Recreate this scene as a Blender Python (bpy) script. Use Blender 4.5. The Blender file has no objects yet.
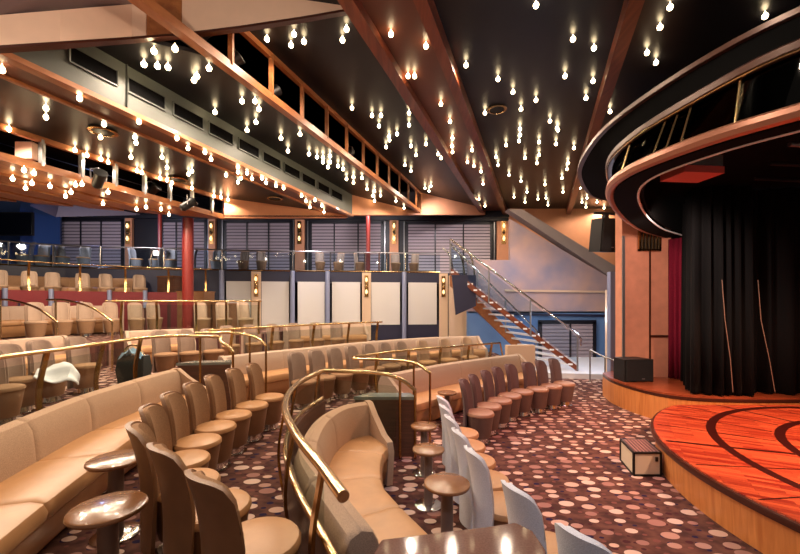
import bpy, bmesh, math, random
from math import pi, sin, cos, sqrt, radians
from mathutils import Vector
random.seed(7)
H, F, CX, HY = 2.05, 385.0, 400.0, 303.0
sc = bpy.context.scene
col = sc.collection
KX = 0.3636            # the ceiling beams run along (KX, 1)

def P(px, py, Y): return Vector(((px-CX)/F*Y, Y, H-(py-HY)/F*Y))
def GZ(px, py, z):
    Y = F*(H-z)/(py-HY)
    return Vector(((px-CX)/F*Y, Y, z))
def U(u, Y, hz): return Vector((u+KX*Y, Y, H+hz))

# ------------------------------------------------------------------ materials
def lin(c):
    return tuple(((v/255)/12.92 if v/255 <= .04045 else ((v/255+.055)/1.055)**2.4) for v in c)+(1,)
def new_mat(name):
    m = bpy.data.materials.new(name); m.use_nodes = True
    nt = m.node_tree; b = nt.nodes['Principled BSDF']
    return m, nt, b
def mat(name, rgb, rough=.6, metal=0, noise=0, nscale=30, bump=0, coat=0, spec=.5, rgb2=None):
    m, nt, b = new_mat(name)
    b.inputs['Base Color'].default_value = lin(rgb)
    b.inputs['Roughness'].default_value = rough
    b.inputs['Metallic'].default_value = metal
    b.inputs['Coat Weight'].default_value = coat
    b.inputs['Specular IOR Level'].default_value = spec
    tc = nt.nodes.new('ShaderNodeTexCoord')
    n = nt.nodes.new('ShaderNodeTexNoise'); n.inputs['Scale'].default_value = nscale; n.inputs['Detail'].default_value = 3
    nt.links.new(tc.outputs['Object'], n.inputs['Vector'])
    if noise or rgb2:
        r = nt.nodes.new('ShaderNodeValToRGB')
        c1 = lin(rgb); c2 = lin(rgb2) if rgb2 else tuple(v*(1-noise) for v in c1[:3])+(1,)
        r.color_ramp.elements[0].position = .3; r.color_ramp.elements[1].position = .7
        r.color_ramp.elements[0].color = c2; r.color_ramp.elements[1].color = c1
        nt.links.new(n.outputs['Fac'], r.inputs['Fac']); nt.links.new(r.outputs['Color'], b.inputs['Base Color'])
    if bump:
        bp = nt.nodes.new('ShaderNodeBump'); bp.inputs['Strength'].default_value = bump; bp.inputs['Distance'].default_value = .01
        nt.links.new(n.outputs['Fac'], bp.inputs['Height']); nt.links.new(bp.outputs['Normal'], b.inputs['Normal'])
    return m
def wood(name, c1, c2, rough=.35, scale=(1, 1, 14), dist=3, coat=.2):
    m, nt, b = new_mat(name)
    tc = nt.nodes.new('ShaderNodeTexCoord'); mp = nt.nodes.new('ShaderNodeMapping'); mp.inputs['Scale'].default_value = scale
    n = nt.nodes.new('ShaderNodeTexNoise'); n.inputs['Scale'].default_value = 2.5; n.inputs['Detail'].default_value = 5; n.inputs['Distortion'].default_value = dist*.2
    r = nt.nodes.new('ShaderNodeValToRGB'); r.color_ramp.elements[0].position = .3; r.color_ramp.elements[1].position = .72
    r.color_ramp.elements[0].color = lin(c1); r.color_ramp.elements[1].color = lin(c2)
    nt.links.new(tc.outputs['Object'], mp.inputs['Vector']); nt.links.new(mp.outputs[0], n.inputs['Vector'])
    nt.links.new(n.outputs['Fac'], r.inputs['Fac']); nt.links.new(r.outputs['Color'], b.inputs['Base Color'])
    b.inputs['Roughness'].default_value = rough; b.inputs['Coat Weight'].default_value = coat
    return m
def emit(name, rgb, s, sample=False):
    m, nt, b = new_mat(name)
    b.inputs['Base Color'].default_value = lin(rgb)
    b.inputs['Emission Color'].default_value = lin(rgb); b.inputs['Emission Strength'].default_value = s
    m.cycles.emission_sampling = 'AUTO' if sample else 'NONE'
    return m
def glass_mat(name, tint, fac=.1):
    m, nt, b = new_mat(name); nt.nodes.remove(b)
    out = nt.nodes['Material Output']
    t = nt.nodes.new('ShaderNodeBsdfTransparent'); t.inputs['Color'].default_value = lin(tint)
    g = nt.nodes.new('ShaderNodeBsdfGlossy'); g.inputs['Roughness'].default_value = .03
    mx = nt.nodes.new('ShaderNodeMixShader'); mx.inputs[0].default_value = fac
    nt.links.new(t.outputs[0], mx.inputs[1]); nt.links.new(g.outputs[0], mx.inputs[2]); nt.links.new(mx.outputs[0], out.inputs['Surface'])
    return m
def carpet_mat():
    m, nt, b = new_mat('spotted_carpet')
    N, L = nt.nodes.new, nt.links.new
    geo = N('ShaderNodeTexCoord'); mp = N('ShaderNodeMapping'); mp.inputs['Scale'].default_value = (.68, 1, 1)
    L(geo.outputs['Object'], mp.inputs['Vector'])
    sp = N('ShaderNodeSeparateXYZ'); L(mp.outputs[0], sp.inputs[0])
    cb = N('ShaderNodeCombineXYZ'); L(sp.outputs[0], cb.inputs[0]); L(sp.outputs[1], cb.inputs[1])
    base = N('ShaderNodeTexNoise'); base.inputs['Scale'].default_value = 9; L(cb.outputs[0], base.inputs['Vector'])
    ramp = N('ShaderNodeValToRGB'); e = ramp.color_ramp.elements
    e[0].position, e[1].position = .38, .62
    e[0].color, e[1].color = lin((74, 48, 44)), lin((106, 70, 60))
    L(base.outputs['Fac'], ramp.inputs['Fac'])
    cur = ramp.outputs['Color']
    for scale, r0, r1, cols in ((11, .12, .14, [(40, 30, 62), (70, 34, 40), (118, 72, 66)]),
                                (6.5, .18, .19, [(176, 136, 122), (204, 168, 150), (156, 114, 104), (212, 182, 166)])):
        v = N('ShaderNodeTexVoronoi'); v.voronoi_dimensions = '2D'; v.inputs['Scale'].default_value = scale; v.inputs['Randomness'].default_value = .62
        L(cb.outputs[0], v.inputs['Vector'])
        s = N('ShaderNodeSeparateColor'); L(v.outputs['Color'], s.inputs[0])
        mu = N('ShaderNodeMath'); mu.operation = 'MULTIPLY_ADD'; mu.inputs[1].default_value = r1; mu.inputs[2].default_value = r0
        L(s.outputs[0], mu.inputs[0])
        lt = N('ShaderNodeMath'); lt.operation = 'LESS_THAN'; L(v.outputs['Distance'], lt.inputs[0]); L(mu.outputs[0], lt.inputs[1])
        rc = N('ShaderNodeValToRGB'); rc.color_ramp.interpolation = 'CONSTANT'
        for i, c in enumerate(cols):
            el = rc.color_ramp.elements[i] if i < 2 else rc.color_ramp.elements.new(i/len(cols))
            el.position = i/len(cols); el.color = lin(c)
        L(s.outputs[1], rc.inputs['Fac'])
        mx = N('ShaderNodeMix'); mx.data_type = 'RGBA'
        L(lt.outputs[0], mx.inputs[0]); L(cur, mx.inputs[6]); L(rc.outputs['Color'], mx.inputs[7])
        cur = mx.outputs[2]
    L(cur, b.inputs['Base Color']); b.inputs['Roughness'].default_value = .95; b.inputs['Specular IOR Level'].default_value = .15
    return m
def parquet_mat():
    m, nt, b = new_mat('red_parquet')
    N, L = nt.nodes.new, nt.links.new
    tc = N('ShaderNodeTexCoord')
    mp = N('ShaderNodeMapping'); mp.inputs['Rotation'].default_value = (0, 0, .5); L(tc.outputs['Object'], mp.inputs['Vector'])
    br = N('ShaderNodeTexBrick'); br.inputs['Scale'].default_value = 1.0
    br.inputs['Brick Width'].default_value = .42; br.inputs['Row Height'].default_value = .05; br.inputs['Mortar Size'].default_value = .0016
    br.inputs['Color1'].default_value = lin((222, 100, 62)); br.inputs['Color2'].default_value = lin((152, 44, 28)); br.inputs['Mortar'].default_value = lin((90, 20, 10))
    br.inputs['Bias'].default_value = 0
    L(mp.outputs[0], br.inputs['Vector'])
    n = N('ShaderNodeTexNoise'); n.inputs['Scale'].default_value = 3; n.inputs['Detail'].default_value = 4; L(mp.outputs[0], n.inputs['Vector'])
    mx = N('ShaderNodeMix'); mx.data_type = 'RGBA'; mx.blend_type = 'MULTIPLY'; mx.inputs[0].default_value = .45
    rp = N('ShaderNodeValToRGB'); rp.color_ramp.elements[0].color = (.45, .35, .3, 1); rp.color_ramp.elements[1].color = (1.3, 1.2, 1.1, 1)
    L(n.outputs['Fac'], rp.inputs['Fac']); L(br.outputs['Color'], mx.inputs[6]); L(rp.outputs['Color'], mx.inputs[7])
    L(mx.outputs[2], b.inputs['Base Color'])
    b.inputs['Roughness'].default_value = .32; b.inputs['Coat Weight'].default_value = .3
    return m

M = {}
M['carpet'] = carpet_mat()
M['parquet'] = parquet_mat()
M['ceil_dark'] = mat('dark_gloss_ceiling', (30, 29, 33), .34, noise=.35, nscale=1.5, spec=.3)
M['ceil_brown'] = mat('brown_gloss_ceiling', (100, 54, 36), .42, noise=.2, nscale=2)
M['ceil_grey'] = mat('mauve_grey_ceiling', (120, 104, 108), .6)
M['beam'] = wood('red_brown_beam', (98, 44, 24), (132, 66, 38), .35, (6, .4, 6))
M['orange_edge'] = wood('orange_wood', (150, 90, 52), (180, 116, 70), .4, (5, .4, 5))
M['canopylip'] = mat('dark_copper_lip', (78, 46, 36), .35, .2)
M['glass_dark'] = glass_mat('smoked_glass', (120, 116, 114), .025)
M['copper'] = mat('copper_lip', (172, 116, 94), .35, .35)
M['cream'] = mat('peach_cream_paint', (236, 202, 180), .55, noise=.06, nscale=4)
M['peach'] = mat('peach_orange_paint', (220, 152, 112), .6, noise=.08, nscale=3)
M['pink_wall'] = mat('pink_orange_panel', (216, 146, 118), .5, noise=.14, nscale=6)
M['duct'] = mat('grey_green_duct', (80, 84, 80), .5, noise=.1, nscale=3)
M['black'] = mat('black_paint', (12, 11, 12), .5)
M['void'] = mat('flat_black', (5, 5, 6), .9, spec=.1)
M['navy'] = mat('navy_panel', (38, 38, 62), .5)
M['blue'] = mat('blue_paint', (104, 140, 190), .6, noise=.08)
M['deepblue'] = mat('deep_blue_paint', (34, 66, 118), .5)
M['panel_white'] = mat('pale_panel', (212, 208, 206), .5)
M['lav'] = mat('lavender_steel', (150, 158, 190), .35, .3)
M['mirror'] = mat('lavender_mural', (146, 140, 160), .4, noise=0, nscale=.8, rgb2=(206, 166, 150))
M['greybeam'] = mat('grey_soffit', (150, 136, 132), .5)
M['brass'] = mat('polished_brass', (226, 194, 146), .2, 1.0)
M['bronze'] = mat('antique_brass', (176, 136, 84), .25, 1.0)
M['chrome'] = mat('chrome', (222, 220, 218), .12, 1.0)
M['steel'] = mat('dull_steel', (150, 148, 150), .35, .8)
M['fab_beige'] = mat('beige_weave', (198, 166, 138), .85, noise=.3, nscale=160, bump=.35, spec=.2)
M['fab_pale'] = mat('pale_beige_weave', (196, 170, 150), .85, noise=.2, nscale=140, bump=.3, spec=.2)
M['fab_brown'] = mat('brown_weave', (168, 130, 98), .85, noise=.32, nscale=140, bump=.35, spec=.2)
M['fab_pink_lit'] = mat('pink_lit_weave', (112, 92, 90), .85, noise=.3, nscale=150, bump=.3, spec=.2)  # pink stage light put into the chair fabric colour
M['fab_cool_lit'] = mat('cool_lit_weave', (220, 220, 228), .8, noise=.18, nscale=130, bump=.3, spec=.25)  # cool light put into the chair fabric colour
M['fab_mid'] = mat('grey_beige_weave', (168, 144, 128), .85, noise=.25, nscale=140, bump=.3, spec=.2)
M['lea_tan'] = mat('tan_leather', (194, 144, 98), .38, noise=.12, nscale=8, bump=.08)
M['lea_brown'] = mat('brown_leather', (136, 96, 66), .42, noise=.15, nscale=9, bump=.08)
M['lea_pink_lit'] = mat('pink_lit_leather', (108, 82, 74), .4, noise=.15, nscale=9, bump=.08)  # drum leather tinted for the pink stage light
M['lea_tan_pink_lit'] = mat('pink_lit_tan_leather', (170, 126, 100), .38, noise=.12, nscale=8, bump=.08)  # seat leather tinted for the pink stage light
M['lea_grey'] = mat('grey_cloth', (140, 138, 142), .6, noise=.2, nscale=30)
M['table'] = mat('brown_laminate', (146, 98, 62), .22, noise=.12, nscale=14, coat=.4)
M['granite'] = mat('brown_granite', (126, 92, 80), .08, noise=.3, nscale=90, coat=0)
M['tablepost'] = mat('table_column', (122, 98, 86), .45, .1)
M['cab'] = wood('cabinet_wood', (76, 48, 36), (104, 66, 48), .4)
M['stagewood'] = wood('stage_front_wood', (192, 114, 58), (222, 146, 84), .35, (9, 9, .6))
M['stagetrim'] = mat('dark_stage_trim', (66, 30, 20), .3)
M['inlay'] = mat('dark_inlay', (60, 16, 12), .3, coat=.3)
M['mainstage'] = wood('main_stage_wood', (126, 56, 32), (158, 76, 44), .28, (.6, 9, 1))
M['velvet'] = mat('black_velvet', (6, 6, 8), .9, noise=.3, nscale=40, spec=.2)
M['velvet_red'] = mat('maroon_velvet', (110, 14, 40), .85, noise=.2, nscale=40, spec=.2)
M['redcol'] = mat('red_column', (126, 40, 34), .4)
M['redband'] = mat('dark_red_parapet', (118, 20, 28), .5)
M['blind'] = mat('mauve_blind', (176, 160, 166), .55)
M['blind_gap'] = mat('blind_backing', (84, 76, 82), .8)
M['frame_dark'] = mat('dark_frame', (26, 24, 32), .4)
M['bulb'] = emit('warm_bulb', (255, 226, 176), 16)
M['sconce_glow'] = emit('sconce_glow', (255, 206, 146), 1.5)
M['glass'] = glass_mat('clear_glass', (240, 244, 242), .03)
M['glass_blue'] = glass_mat('blue_glass', (232, 241, 248), .022)
M['tablecap'] = mat('teal_grey_glass_top', (128, 136, 130), .1, coat=.5)
M['white'] = mat('white_cloth', (236, 238, 240), .8)
M['bluecloth'] = mat('pale_blue_cloth', (168, 206, 232), .8, noise=.3, nscale=14)
M['darkbag'] = mat('dark_green_bag', (34, 42, 40), .6)
M['cream_panel'] = mat('cream_step_panel', (222, 204, 178), .5)
M['stripe'] = mat('striped_tread', (150, 110, 104), .6)
M['beige_wall'] = mat('beige_parapet', (216, 186, 158), .6)
M['tread'] = mat('glow_whitened_tread', (228, 230, 238), .5)  # whitened to carry the pale glow of the stairs
M['projector'] = mat('rose_projector', (196, 96, 88), .5)
M['screen'] = mat('black_screen', (8, 8, 10), .15)
M['grille'] = mat('speaker_grille', (22, 22, 24), .7, noise=.4, nscale=200, bump=.3)

# ------------------------------------------------------------------ mesh kit
class MB:
    def __init__(self): self.v, self.f = [], []
    def add(self, vs, fs):
        b = len(self.v); self.v += [tuple(x) for x in vs]; self.f += [tuple(b+i for i in f) for f in fs]; return self
    def box(self, c, s, rz=0):
        hx, hy, hz = s[0]/2, s[1]/2, s[2]/2
        vs = []
        for z in (-hz, hz):
            for x, y in ((-hx, -hy), (hx, -hy), (hx, hy), (-hx, hy)):
                vs.append((c[0]+x*cos(rz)-y*sin(rz), c[1]+x*sin(rz)+y*cos(rz), c[2]+z))
        return self.add(vs, [(0, 3, 2, 1), (4, 5, 6, 7), (0, 1, 5, 4), (1, 2, 6, 5), (2, 3, 7, 6), (3, 0, 4, 7)])
    def hexa(self, q, off):
        off = Vector(off); q = [Vector(p) for p in q]; vs = q+[p+off for p in q]; n = len(q)
        return self.add(vs, [tuple(range(n-1, -1, -1)), tuple(range(n, 2*n))]+[(i, (i+1) % n, n+(i+1) % n, n+i) for i in range(n)])
    def prism(self, poly, z0, z1):
        return self.hexa([(p[0], p[1], z0) for p in poly], (0, 0, z1-z0))
    def bar(self, a, b, w, h, up=(0, 0, 1)):
        a, b = Vector(a), Vector(b); d = (b-a).normalized(); s = d.cross(Vector(up))
        if s.length < 1e-4: s = d.cross(Vector((1, 0, 0)))
        s.normalize(); t = s.cross(d).normalized()
        vs = []
        for p in (a, b):
            for i, j in ((-1, -1), (1, -1), (1, 1), (-1, 1)): vs.append(p+s*(i*w/2)+t*(j*h/2))
        return self.add(vs, [(3, 2, 1, 0), (4, 5, 6, 7), (0, 1, 5, 4), (1, 2, 6, 5), (2, 3, 7, 6), (3, 0, 4, 7)])
    def tube(self, pts, r, n=10):
        pts = [Vector(p) for p in pts]; b = len(self.v); m = len(pts); ref = None
        for i, p in enumerate(pts):
            d = (pts[min(i+1, m-1)]-pts[max(i-1, 0)]).normalized()
            if ref is None: ref = Vector((0, 0, 1)) if abs(d.z) < .9 else Vector((1, 0, 0))
            s = d.cross(ref).normalized(); t = s.cross(d).normalized(); ref = t
            for k in range(n):
                a = 2*pi*k/n; self.v.append(tuple(p+(s*cos(a)+t*sin(a))*r))
        for i in range(m-1):
            for k in range(n):
                self.f.append((b+i*n+k, b+i*n+(k+1) % n, b+(i+1)*n+(k+1) % n, b+(i+1)*n+k))
        self.f.append(tuple(b+k for k in range(n-1, -1, -1))); self.f.append(tuple(b+(m-1)*n+k for k in range(n)))
        return self
    def lathe(self, prof, n=24, c=(0, 0, 0), sy=1):
        b = len(self.v); m = len(prof)
        for r, z in prof:
            for k in range(n):
                a = 2*pi*k/n; self.v.append((c[0]+r*cos(a), c[1]+sy*r*sin(a), c[2]+z))
        for i in range(m-1):
            for k in range(n):
                self.f.append((b+i*n+k, b+i*n+(k+1) % n, b+(i+1)*n+(k+1) % n, b+(i+1)*n+k))
        self.f.append(tuple(b+k for k in range(n-1, -1, -1))); self.f.append(tuple(b+(m-1)*n+k for k in range(n)))
        return self
    def loft(self, rows, closed=False, caps=True):
        b = len(self.v); n = len(rows[0])
        for r in rows: self.v += [tuple(p) for p in r]
        for i in range(len(rows)-1):
            for k in range(n if closed else n-1):
                k2 = (k+1) % n
                self.f.append((b+i*n+k, b+i*n+k2, b+(i+1)*n+k2, b+(i+1)*n+k))
        if closed and caps:
            self.f.append(tuple(b+k for k in range(n-1, -1, -1))); self.f.append(tuple(b+(len(rows)-1)*n+k for k in range(n)))
        return self
    def build(self, name, m, parent=None, smooth=True, origin=None):
        me = bpy.data.meshes.new(name)
        o0 = Vector(origin) if origin is not None else Vector((0, 0, 0))
        me.from_pydata([tuple(Vector(v)-o0) for v in self.v], [], self.f)
        bm = bmesh.new(); bm.from_mesh(me); bmesh.ops.recalc_face_normals(bm, faces=bm.faces); bm.to_mesh(me); bm.free()
        if smooth:
            me.shade_smooth(); me.set_sharp_from_angle(angle=radians(38))
        me.materials.append(m)
        o = bpy.data.objects.new(name, me); col.objects.link(o); o.location = o0
        if parent is not None: o.parent = parent
        return o
def tag(o, label, cat, group=None, kind=None):
    if kind: o['kind'] = kind
    if label: o['label'] = label
    if cat: o['category'] = cat
    if group: o['group'] = group
    return o
def thing(name, label, cat, loc=(0, 0, 0), rz=0, group=None):
    o = bpy.data.objects.new(name, None); col.objects.link(o); o.empty_display_size = .1
    o.location = loc; o.rotation_euler = (0, 0, rz)
    return tag(o, label, cat, group)
def struct(o, label, cat='structure'):
    o['kind'] = 'structure'; o['label'] = label; o['category'] = cat; return o
def dup(root, loc, rz, label, group=None):
    r = root.copy(); col.objects.link(r); r.location = loc; r.rotation_euler = (0, 0, rz); r['label'] = label
    if group: r['group'] = group
    for ch in root.children:
        c = ch.copy(); col.objects.link(c); c.parent = r
        for g in ch.children:
            d = g.copy(); col.objects.link(d); d.parent = c
    return r
def local(parent, p):      # world point -> local of an unrotated Empty
    return Vector(p)-Vector(parent.location)
def spline(pts, step=.12):
    pts = [Vector(p) for p in pts]; out = []
    n = len(pts)
    for i in range(n-1):
        p0 = pts[i-1] if i else pts[0]*2-pts[1]; p1, p2 = pts[i], pts[i+1]; p3 = pts[i+2] if i+2 < n else pts[-1]*2-pts[-2]
        k = max(2, int((p2-p1).length/step))
        for j in range(k):
            t = j/k
            out.append(.5*((2*p1)+(p2-p0)*t+(2*p0-5*p1+4*p2-p3)*t*t+(3*p1-p0-3*p2+p3)*t**3))
    out.append(pts[-1]); return out
def resample(pts, n):
    L = [0]
    for a, b in zip(pts, pts[1:]): L.append(L[-1]+(b-a).length)
    out = []; j = 0
    for i in range(n):
        s = L[-1]*i/(n-1)
        while j < len(L)-2 and L[j+1] < s: j += 1
        t = (s-L[j])/max(1e-9, L[j+1]-L[j]); out.append(pts[j].lerp(pts[j+1], min(1, max(0, t))))
    return out
def V2(p): return Vector((p[0], p[1], 0))
def normals(path, ref):
    out = []
    for i in range(len(path)):
        d = path[min(i+1, len(path)-1)]-path[max(i-1, 0)]; n = Vector((d.y, -d.x, 0)).normalized()
        out.append(n)
    m = len(path)//2
    if out[m].dot(Vector((ref[0], ref[1], 0))-path[m]) < 0: out = [-n for n in out]
    return out
ORD = ['first', 'second', 'third', 'fourth', 'fifth', 'sixth', 'seventh', 'eighth', 'ninth', 'tenth', 'eleventh', 'twelfth', 'thirteenth', 'fourteenth']
C = (6.05, 3.5)

# ------------------------------------------------------------------ floors and tiers
T1, T2, T3, T4, TD = .3, .6, 1.17, 2.1, 3.25
B1 = [(1.3, -1.2), (.35, 1.0), (-.2, 1.7), (-.42, 2.12), (-.62, 2.5), (-.84, 2.98), (-.97, 3.36), (-1.07, 3.85), (-1.09, 4.45), (-1.0, 5.05), (-.95, 5.6), (-.85, 6.7), (0, 7.58), (1.24, 8.38), (2.39, 9.15), (3.35, 9.7)]
B2 = [(-1.6, -1.2), (-2.6, 1.2), (-3.2, 2.2), (-3.42, 3.0), (-3.6, 3.85), (-3.62, 5.2), (-3.55, 5.9), (-3.45, 6.95), (-2.15, 8.6), (-.6, 10.2), (.3, 10.8), (1.5, 11.35), (2.6, 11.6)]
B3 = [(-6.8, 2.5), (-7.3, 4), (-7.4, 5), (-7.35, 6.7), (-6.95, 8.4), (-6.3, 9.6), (-5.0, 10.25), (-4.0, 10.7), (-3.7, 11.5), (-3.5, 12.4)]
B4 = [(-11.2, 6.0), (-11.0, 9.0), (-10.2, 10.7), (-9.2, 11.7), (-7.9, 12.5), (-6.4, 13.1)]
DK = [(-17.4, 8.0), (-14.4, 10.4), (-13.2, 11.6), (-11.4, 13.2), (-7.2, 14.15), (-3.84, 14.7), (1.6, 15.4), (2.1, 15.4)]
WBY = 18.6
def tier(name, B, far, z, label):
    path = spline([V2(p) for p in B], .25)
    poly = [(p.x, p.y) for p in path]+far
    return struct(MB().prism(poly, -.2, z).build(name, M['carpet'], smooth=False), label, 'floor')
struct(MB().prism([(-17.6, -1.2), (12, -1.2), (12, 18.7), (-17.6, 18.7)], -.3, 0).build('floor', M['carpet'], smooth=False), 'maroon carpet with pale oval spots at stage level', 'floor')
tier('floor.001', B1, [(3.35, 13.4), (3.0, 15.0), (-17.5, 15.0), (-17.5, -1.2)], T1, 'spotted carpet terrace one step above the stage floor')
tier('floor.002', B2, [(2.7, 14.9), (-17.5, 14.9), (-17.5, -1.2)], T2, 'spotted carpet terrace two steps above the stage floor')
tier('floor.003', B3, [(-3.2, 14.7), (-17.5, 14.7), (-17.5, 2.0)], T3, 'upper carpeted terrace behind the middle seat rows')
tier('floor.004', B4, [(-6.4, 14.0), (-17.5, 14.0), (-17.5, 6)], T4, 'highest carpeted terrace below the balcony')
# balcony slab
dk = spline([V2(p) for p in DK], .4)
struct(MB().prism([(p.x, p.y) for p in dk]+[(4.4, 15.4), (6, 16.5), (6, 18.5), (-17.5, 18.5)], 3.05, TD).build('floor.005', M['navy'], smooth=False), 'balcony slab along the window wall', 'floor')

# ------------------------------------------------------------------ walls
struct(MB().box((-3, WBY+.1, 3.3), (31, .2, 7)).build('wall_back', M['frame_dark'], smooth=False), 'dark window wall behind the balcony', 'wall')
struct(MB().box((9.9, 18.42, 5.0), (9.3, .14, 3.4)).build('wall_back.001', M['peach'], smooth=False), 'peach orange wall above the diagonal soffit', 'wall')
struct(MB().box((-17.7, 9, 3.3), (.2, 20, 7)).build('wall_left', M['deepblue'], smooth=False), 'deep blue side wall beyond the terraces', 'wall')
q = [P(20, 196, 16.2), P(60, 200, 17.6), P(60, 252, 17.6), P(20, 262, 16.2)]
struct(MB().hexa(q, (-.1, .2, 0)).build('wall_left.001', M['deepblue'], smooth=False), 'bright blue wall beside the far balcony screen', 'wall')
# wall under the stairs and the mural above it
WY = 13.7
struct(MB().box((5.6, WY+.1, .85), (6.4, .2, 1.8)).build('wall_right', M['blue'], smooth=False), 'pale blue wall under and beside the staircase', 'wall')
q = [P(510, 219, WY), P(622, 285, WY), P(622, 313, WY), P(468, 313, WY), P(468, 260, WY), P(510, 260, WY)]
struct(MB().hexa(q, (0, .2, 0)).build('wall_right.001', M['mirror'], smooth=False), 'lavender mural wall under the diagonal soffit', 'wall')
q = [P(508, 209, WY-.1), P(522, 209, WY-.1), P(622, 270, WY-.1), P(622, 284, WY-.1)]
struct(MB().hexa(q, (0, .45, 0)).build('trim_1', M['greybeam'], smooth=False), 'grey diagonal soffit beam crossing the mural', 'beam')
struct(MB().bar(P(505, 290.5, WY-.03), P(620, 292, WY-.03), .05, .07).build('trim_2', M['beige_wall'], smooth=False), 'thin brass strip across the mural wall', 'trim')  # matte beige stands in for the bright reflection of brass
struct(MB().bar(P(480, 313.5, WY-.03), P(620, 316, WY-.03), .05, .09).build('trim_3', M['navy'], smooth=False), 'dark strip between mural and blue wall', 'trim')
struct(MB().bar(P(614, 372, 9.6), P(614, 272, 9.6), .26, .16, (0, 1, 0)).build('column', M['lav'], smooth=False), 'pale blue pilaster beside the proscenium wall', 'column')
struct(MB().bar(P(608, 372, 10.4), P(608, 290, 10.4), .1, .1, (0, 1, 0)).build('column.001', M['beige_wall'], smooth=False), 'thin pale upright next to the blue pilaster', 'column')
# proscenium wall
q = [P(622, 377.1, 8.05), P(671, 377.1, 8.05), P(671, 150, 8.05), P(622, 150, 8.05)]
struct(MB().hexa(q, (0, .25, 0)).build('wall_stage', M['pink_wall'], smooth=False), 'pink orange wooden wall beside the stage opening', 'wall')
g = MB()
g.bar(P(650, 385, 8.03), P(650, 245, 8.03), .03, .02, (0, 1, 0)); g.bar(P(650, 336, 8.03), P(668, 336, 8.03), .02, .04)
struct(g.build('trim_4', M['stagetrim'], smooth=False), 'dark panel joints on the proscenium wall', 'trim')
struct(MB().bar(P(623.5, 385, 8.02), P(623.5, 236, 8.02), .05, .03, (0, 1, 0)).build('trim_5', M['steel'], smooth=False), 'grey edge strip on the proscenium wall', 'trim')
struct(MB().box((10.6, 10.5, 3.3), (9, .3, 7)).build('wall_stage.001', M['void'], smooth=False), 'black back wall of the stage house', 'wall')
struct(MB().box((12.1, 9, 3.3), (.2, 20, 7)).build('wall_right.002', M['void'], smooth=False), 'black far side of the stage house', 'wall')

# balcony fascia: panels, piers, steel uprights under the deck edge
def deck_pt(px):
    best = None
    for a, b in zip(dk, dk[1:]):
        for k in range(9):
            p = a.lerp(b, k/8); e = abs(CX+F*p.x/p.y-px)
            if best is None or e < best[0]: best = (e, p)
    return best[1]
def fascia(px0, px1, z0, z1, m, name, label, out=.04, cat='wall'):
    rows = []
    n = max(3, int(abs(px1-px0)/15)+2)
    for i in range(n):
        p = deck_pt(px0+(px1-px0)*i/(n-1)); d = -p.normalized()
        rows.append([p+d*out+Vector((0, 0, z0)), p+d*out+Vector((0, 0, z1)), p-d*.06+Vector((0, 0, z1)), p-d*.06+Vector((0, 0, z0))])
    return struct(MB().loft(rows, True).build(name, m, smooth=False), label, cat)
fascia(-20, 222, .6, 3.2, M['navy'], 'wall_balcony', 'dark navy balcony front above the top terrace')
fascia(222, 450, .6, 1.35, M['navy'], 'baseboard_balcony', 'dark navy plinth below the pale balcony panels', cat='baseboard')
fascia(222, 450, 2.84, 3.22, M['navy'], 'wall_balcony.001', 'dark navy band above the pale balcony panels')
PX = [(226, 251), (261, 289), (297, 325), (332, 360), (372, 400), (408, 437)]
for i, (a, b) in enumerate(PX):
    fascia(a, b, 1.2, 2.86, M['panel_white'], 'wall_balcony.%03d' % (i+2), 'pale grey balcony panel, %s from the navy end wall' % ORD[i], .05)
for i, px in enumerate((222, 293, 328, 404)):
    p = deck_pt(px); p = p-p.normalized()*.2
    struct(MB().lathe([(.085, .6), (.085, 3.26)], 14, (p.x, p.y, 0)).build('column.%03d' % (i+2), M['lav']), 'slim lavender steel upright, %s along the pale panels' % ORD[i], 'column')
def sconce(p, s, label, up=True, group='brass wall sconces'):
    t = thing('wall_sconce', label, 'wall lamp', p, math.atan2(-p.x, p.y)*.3, group)
    MB().box((0, 0, 0), (.13*s, .03, .72*s)).build('back_plate', M['bronze'], t)
    MB().lathe([(.02*s, -.06*s), (.05*s, 0), (.02*s, .06*s)], 12, (0, -.05, 0)).build('centre_boss', M['brass'], t)
    for k in (-1, 1):
        MB().lathe([(.02*s, -.06*s), (.042*s, 0), (.02*s, .08*s)], 12, (0, -.06, k*.2*s)).build('lamp_shade', M['sconce_glow'], t)
    return t
for i, px in enumerate((256, 366, 443)):
    p = deck_pt(px); d = -p.normalized(); p2 = p+d*.08
    struct(MB().box((p2.x, p2.y, 1.92), (.34, .2, 2.6), math.atan2(-p.x, p.y)).build('trim_%d' % (6+i), M['beige_wall'], smooth=False), 'peach pier under the balcony, %s from the navy end' % ORD[i], 'pier')
    q = p+d*.22; sconce(Vector((q.x, q.y, 2.7)), 1.15, 'brass sconce on the %s peach pier below the balcony' % ORD[i])
# angled dark corner of the balcony
q = [P(452, 275, 12.0), P(476, 275, 12.05), P(476, 306, 12.05), P(456, 315, 12.0)]
o = MB().hexa(q, (0, .12, 0)).build('wall_balcony.010', M['navy'], smooth=False); struct(o, 'dark navy corner block at the stair head', 'wall')
struct(MB().hexa([P(450, 340, 14.3), P(474, 340, 14.3), P(474, 275, 14.3), P(450, 275, 14.3)], (0, .4, 0)).build('wall_balcony.011', M['beige_wall'], smooth=False), 'pale end wall below the stair head', 'wall')

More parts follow.
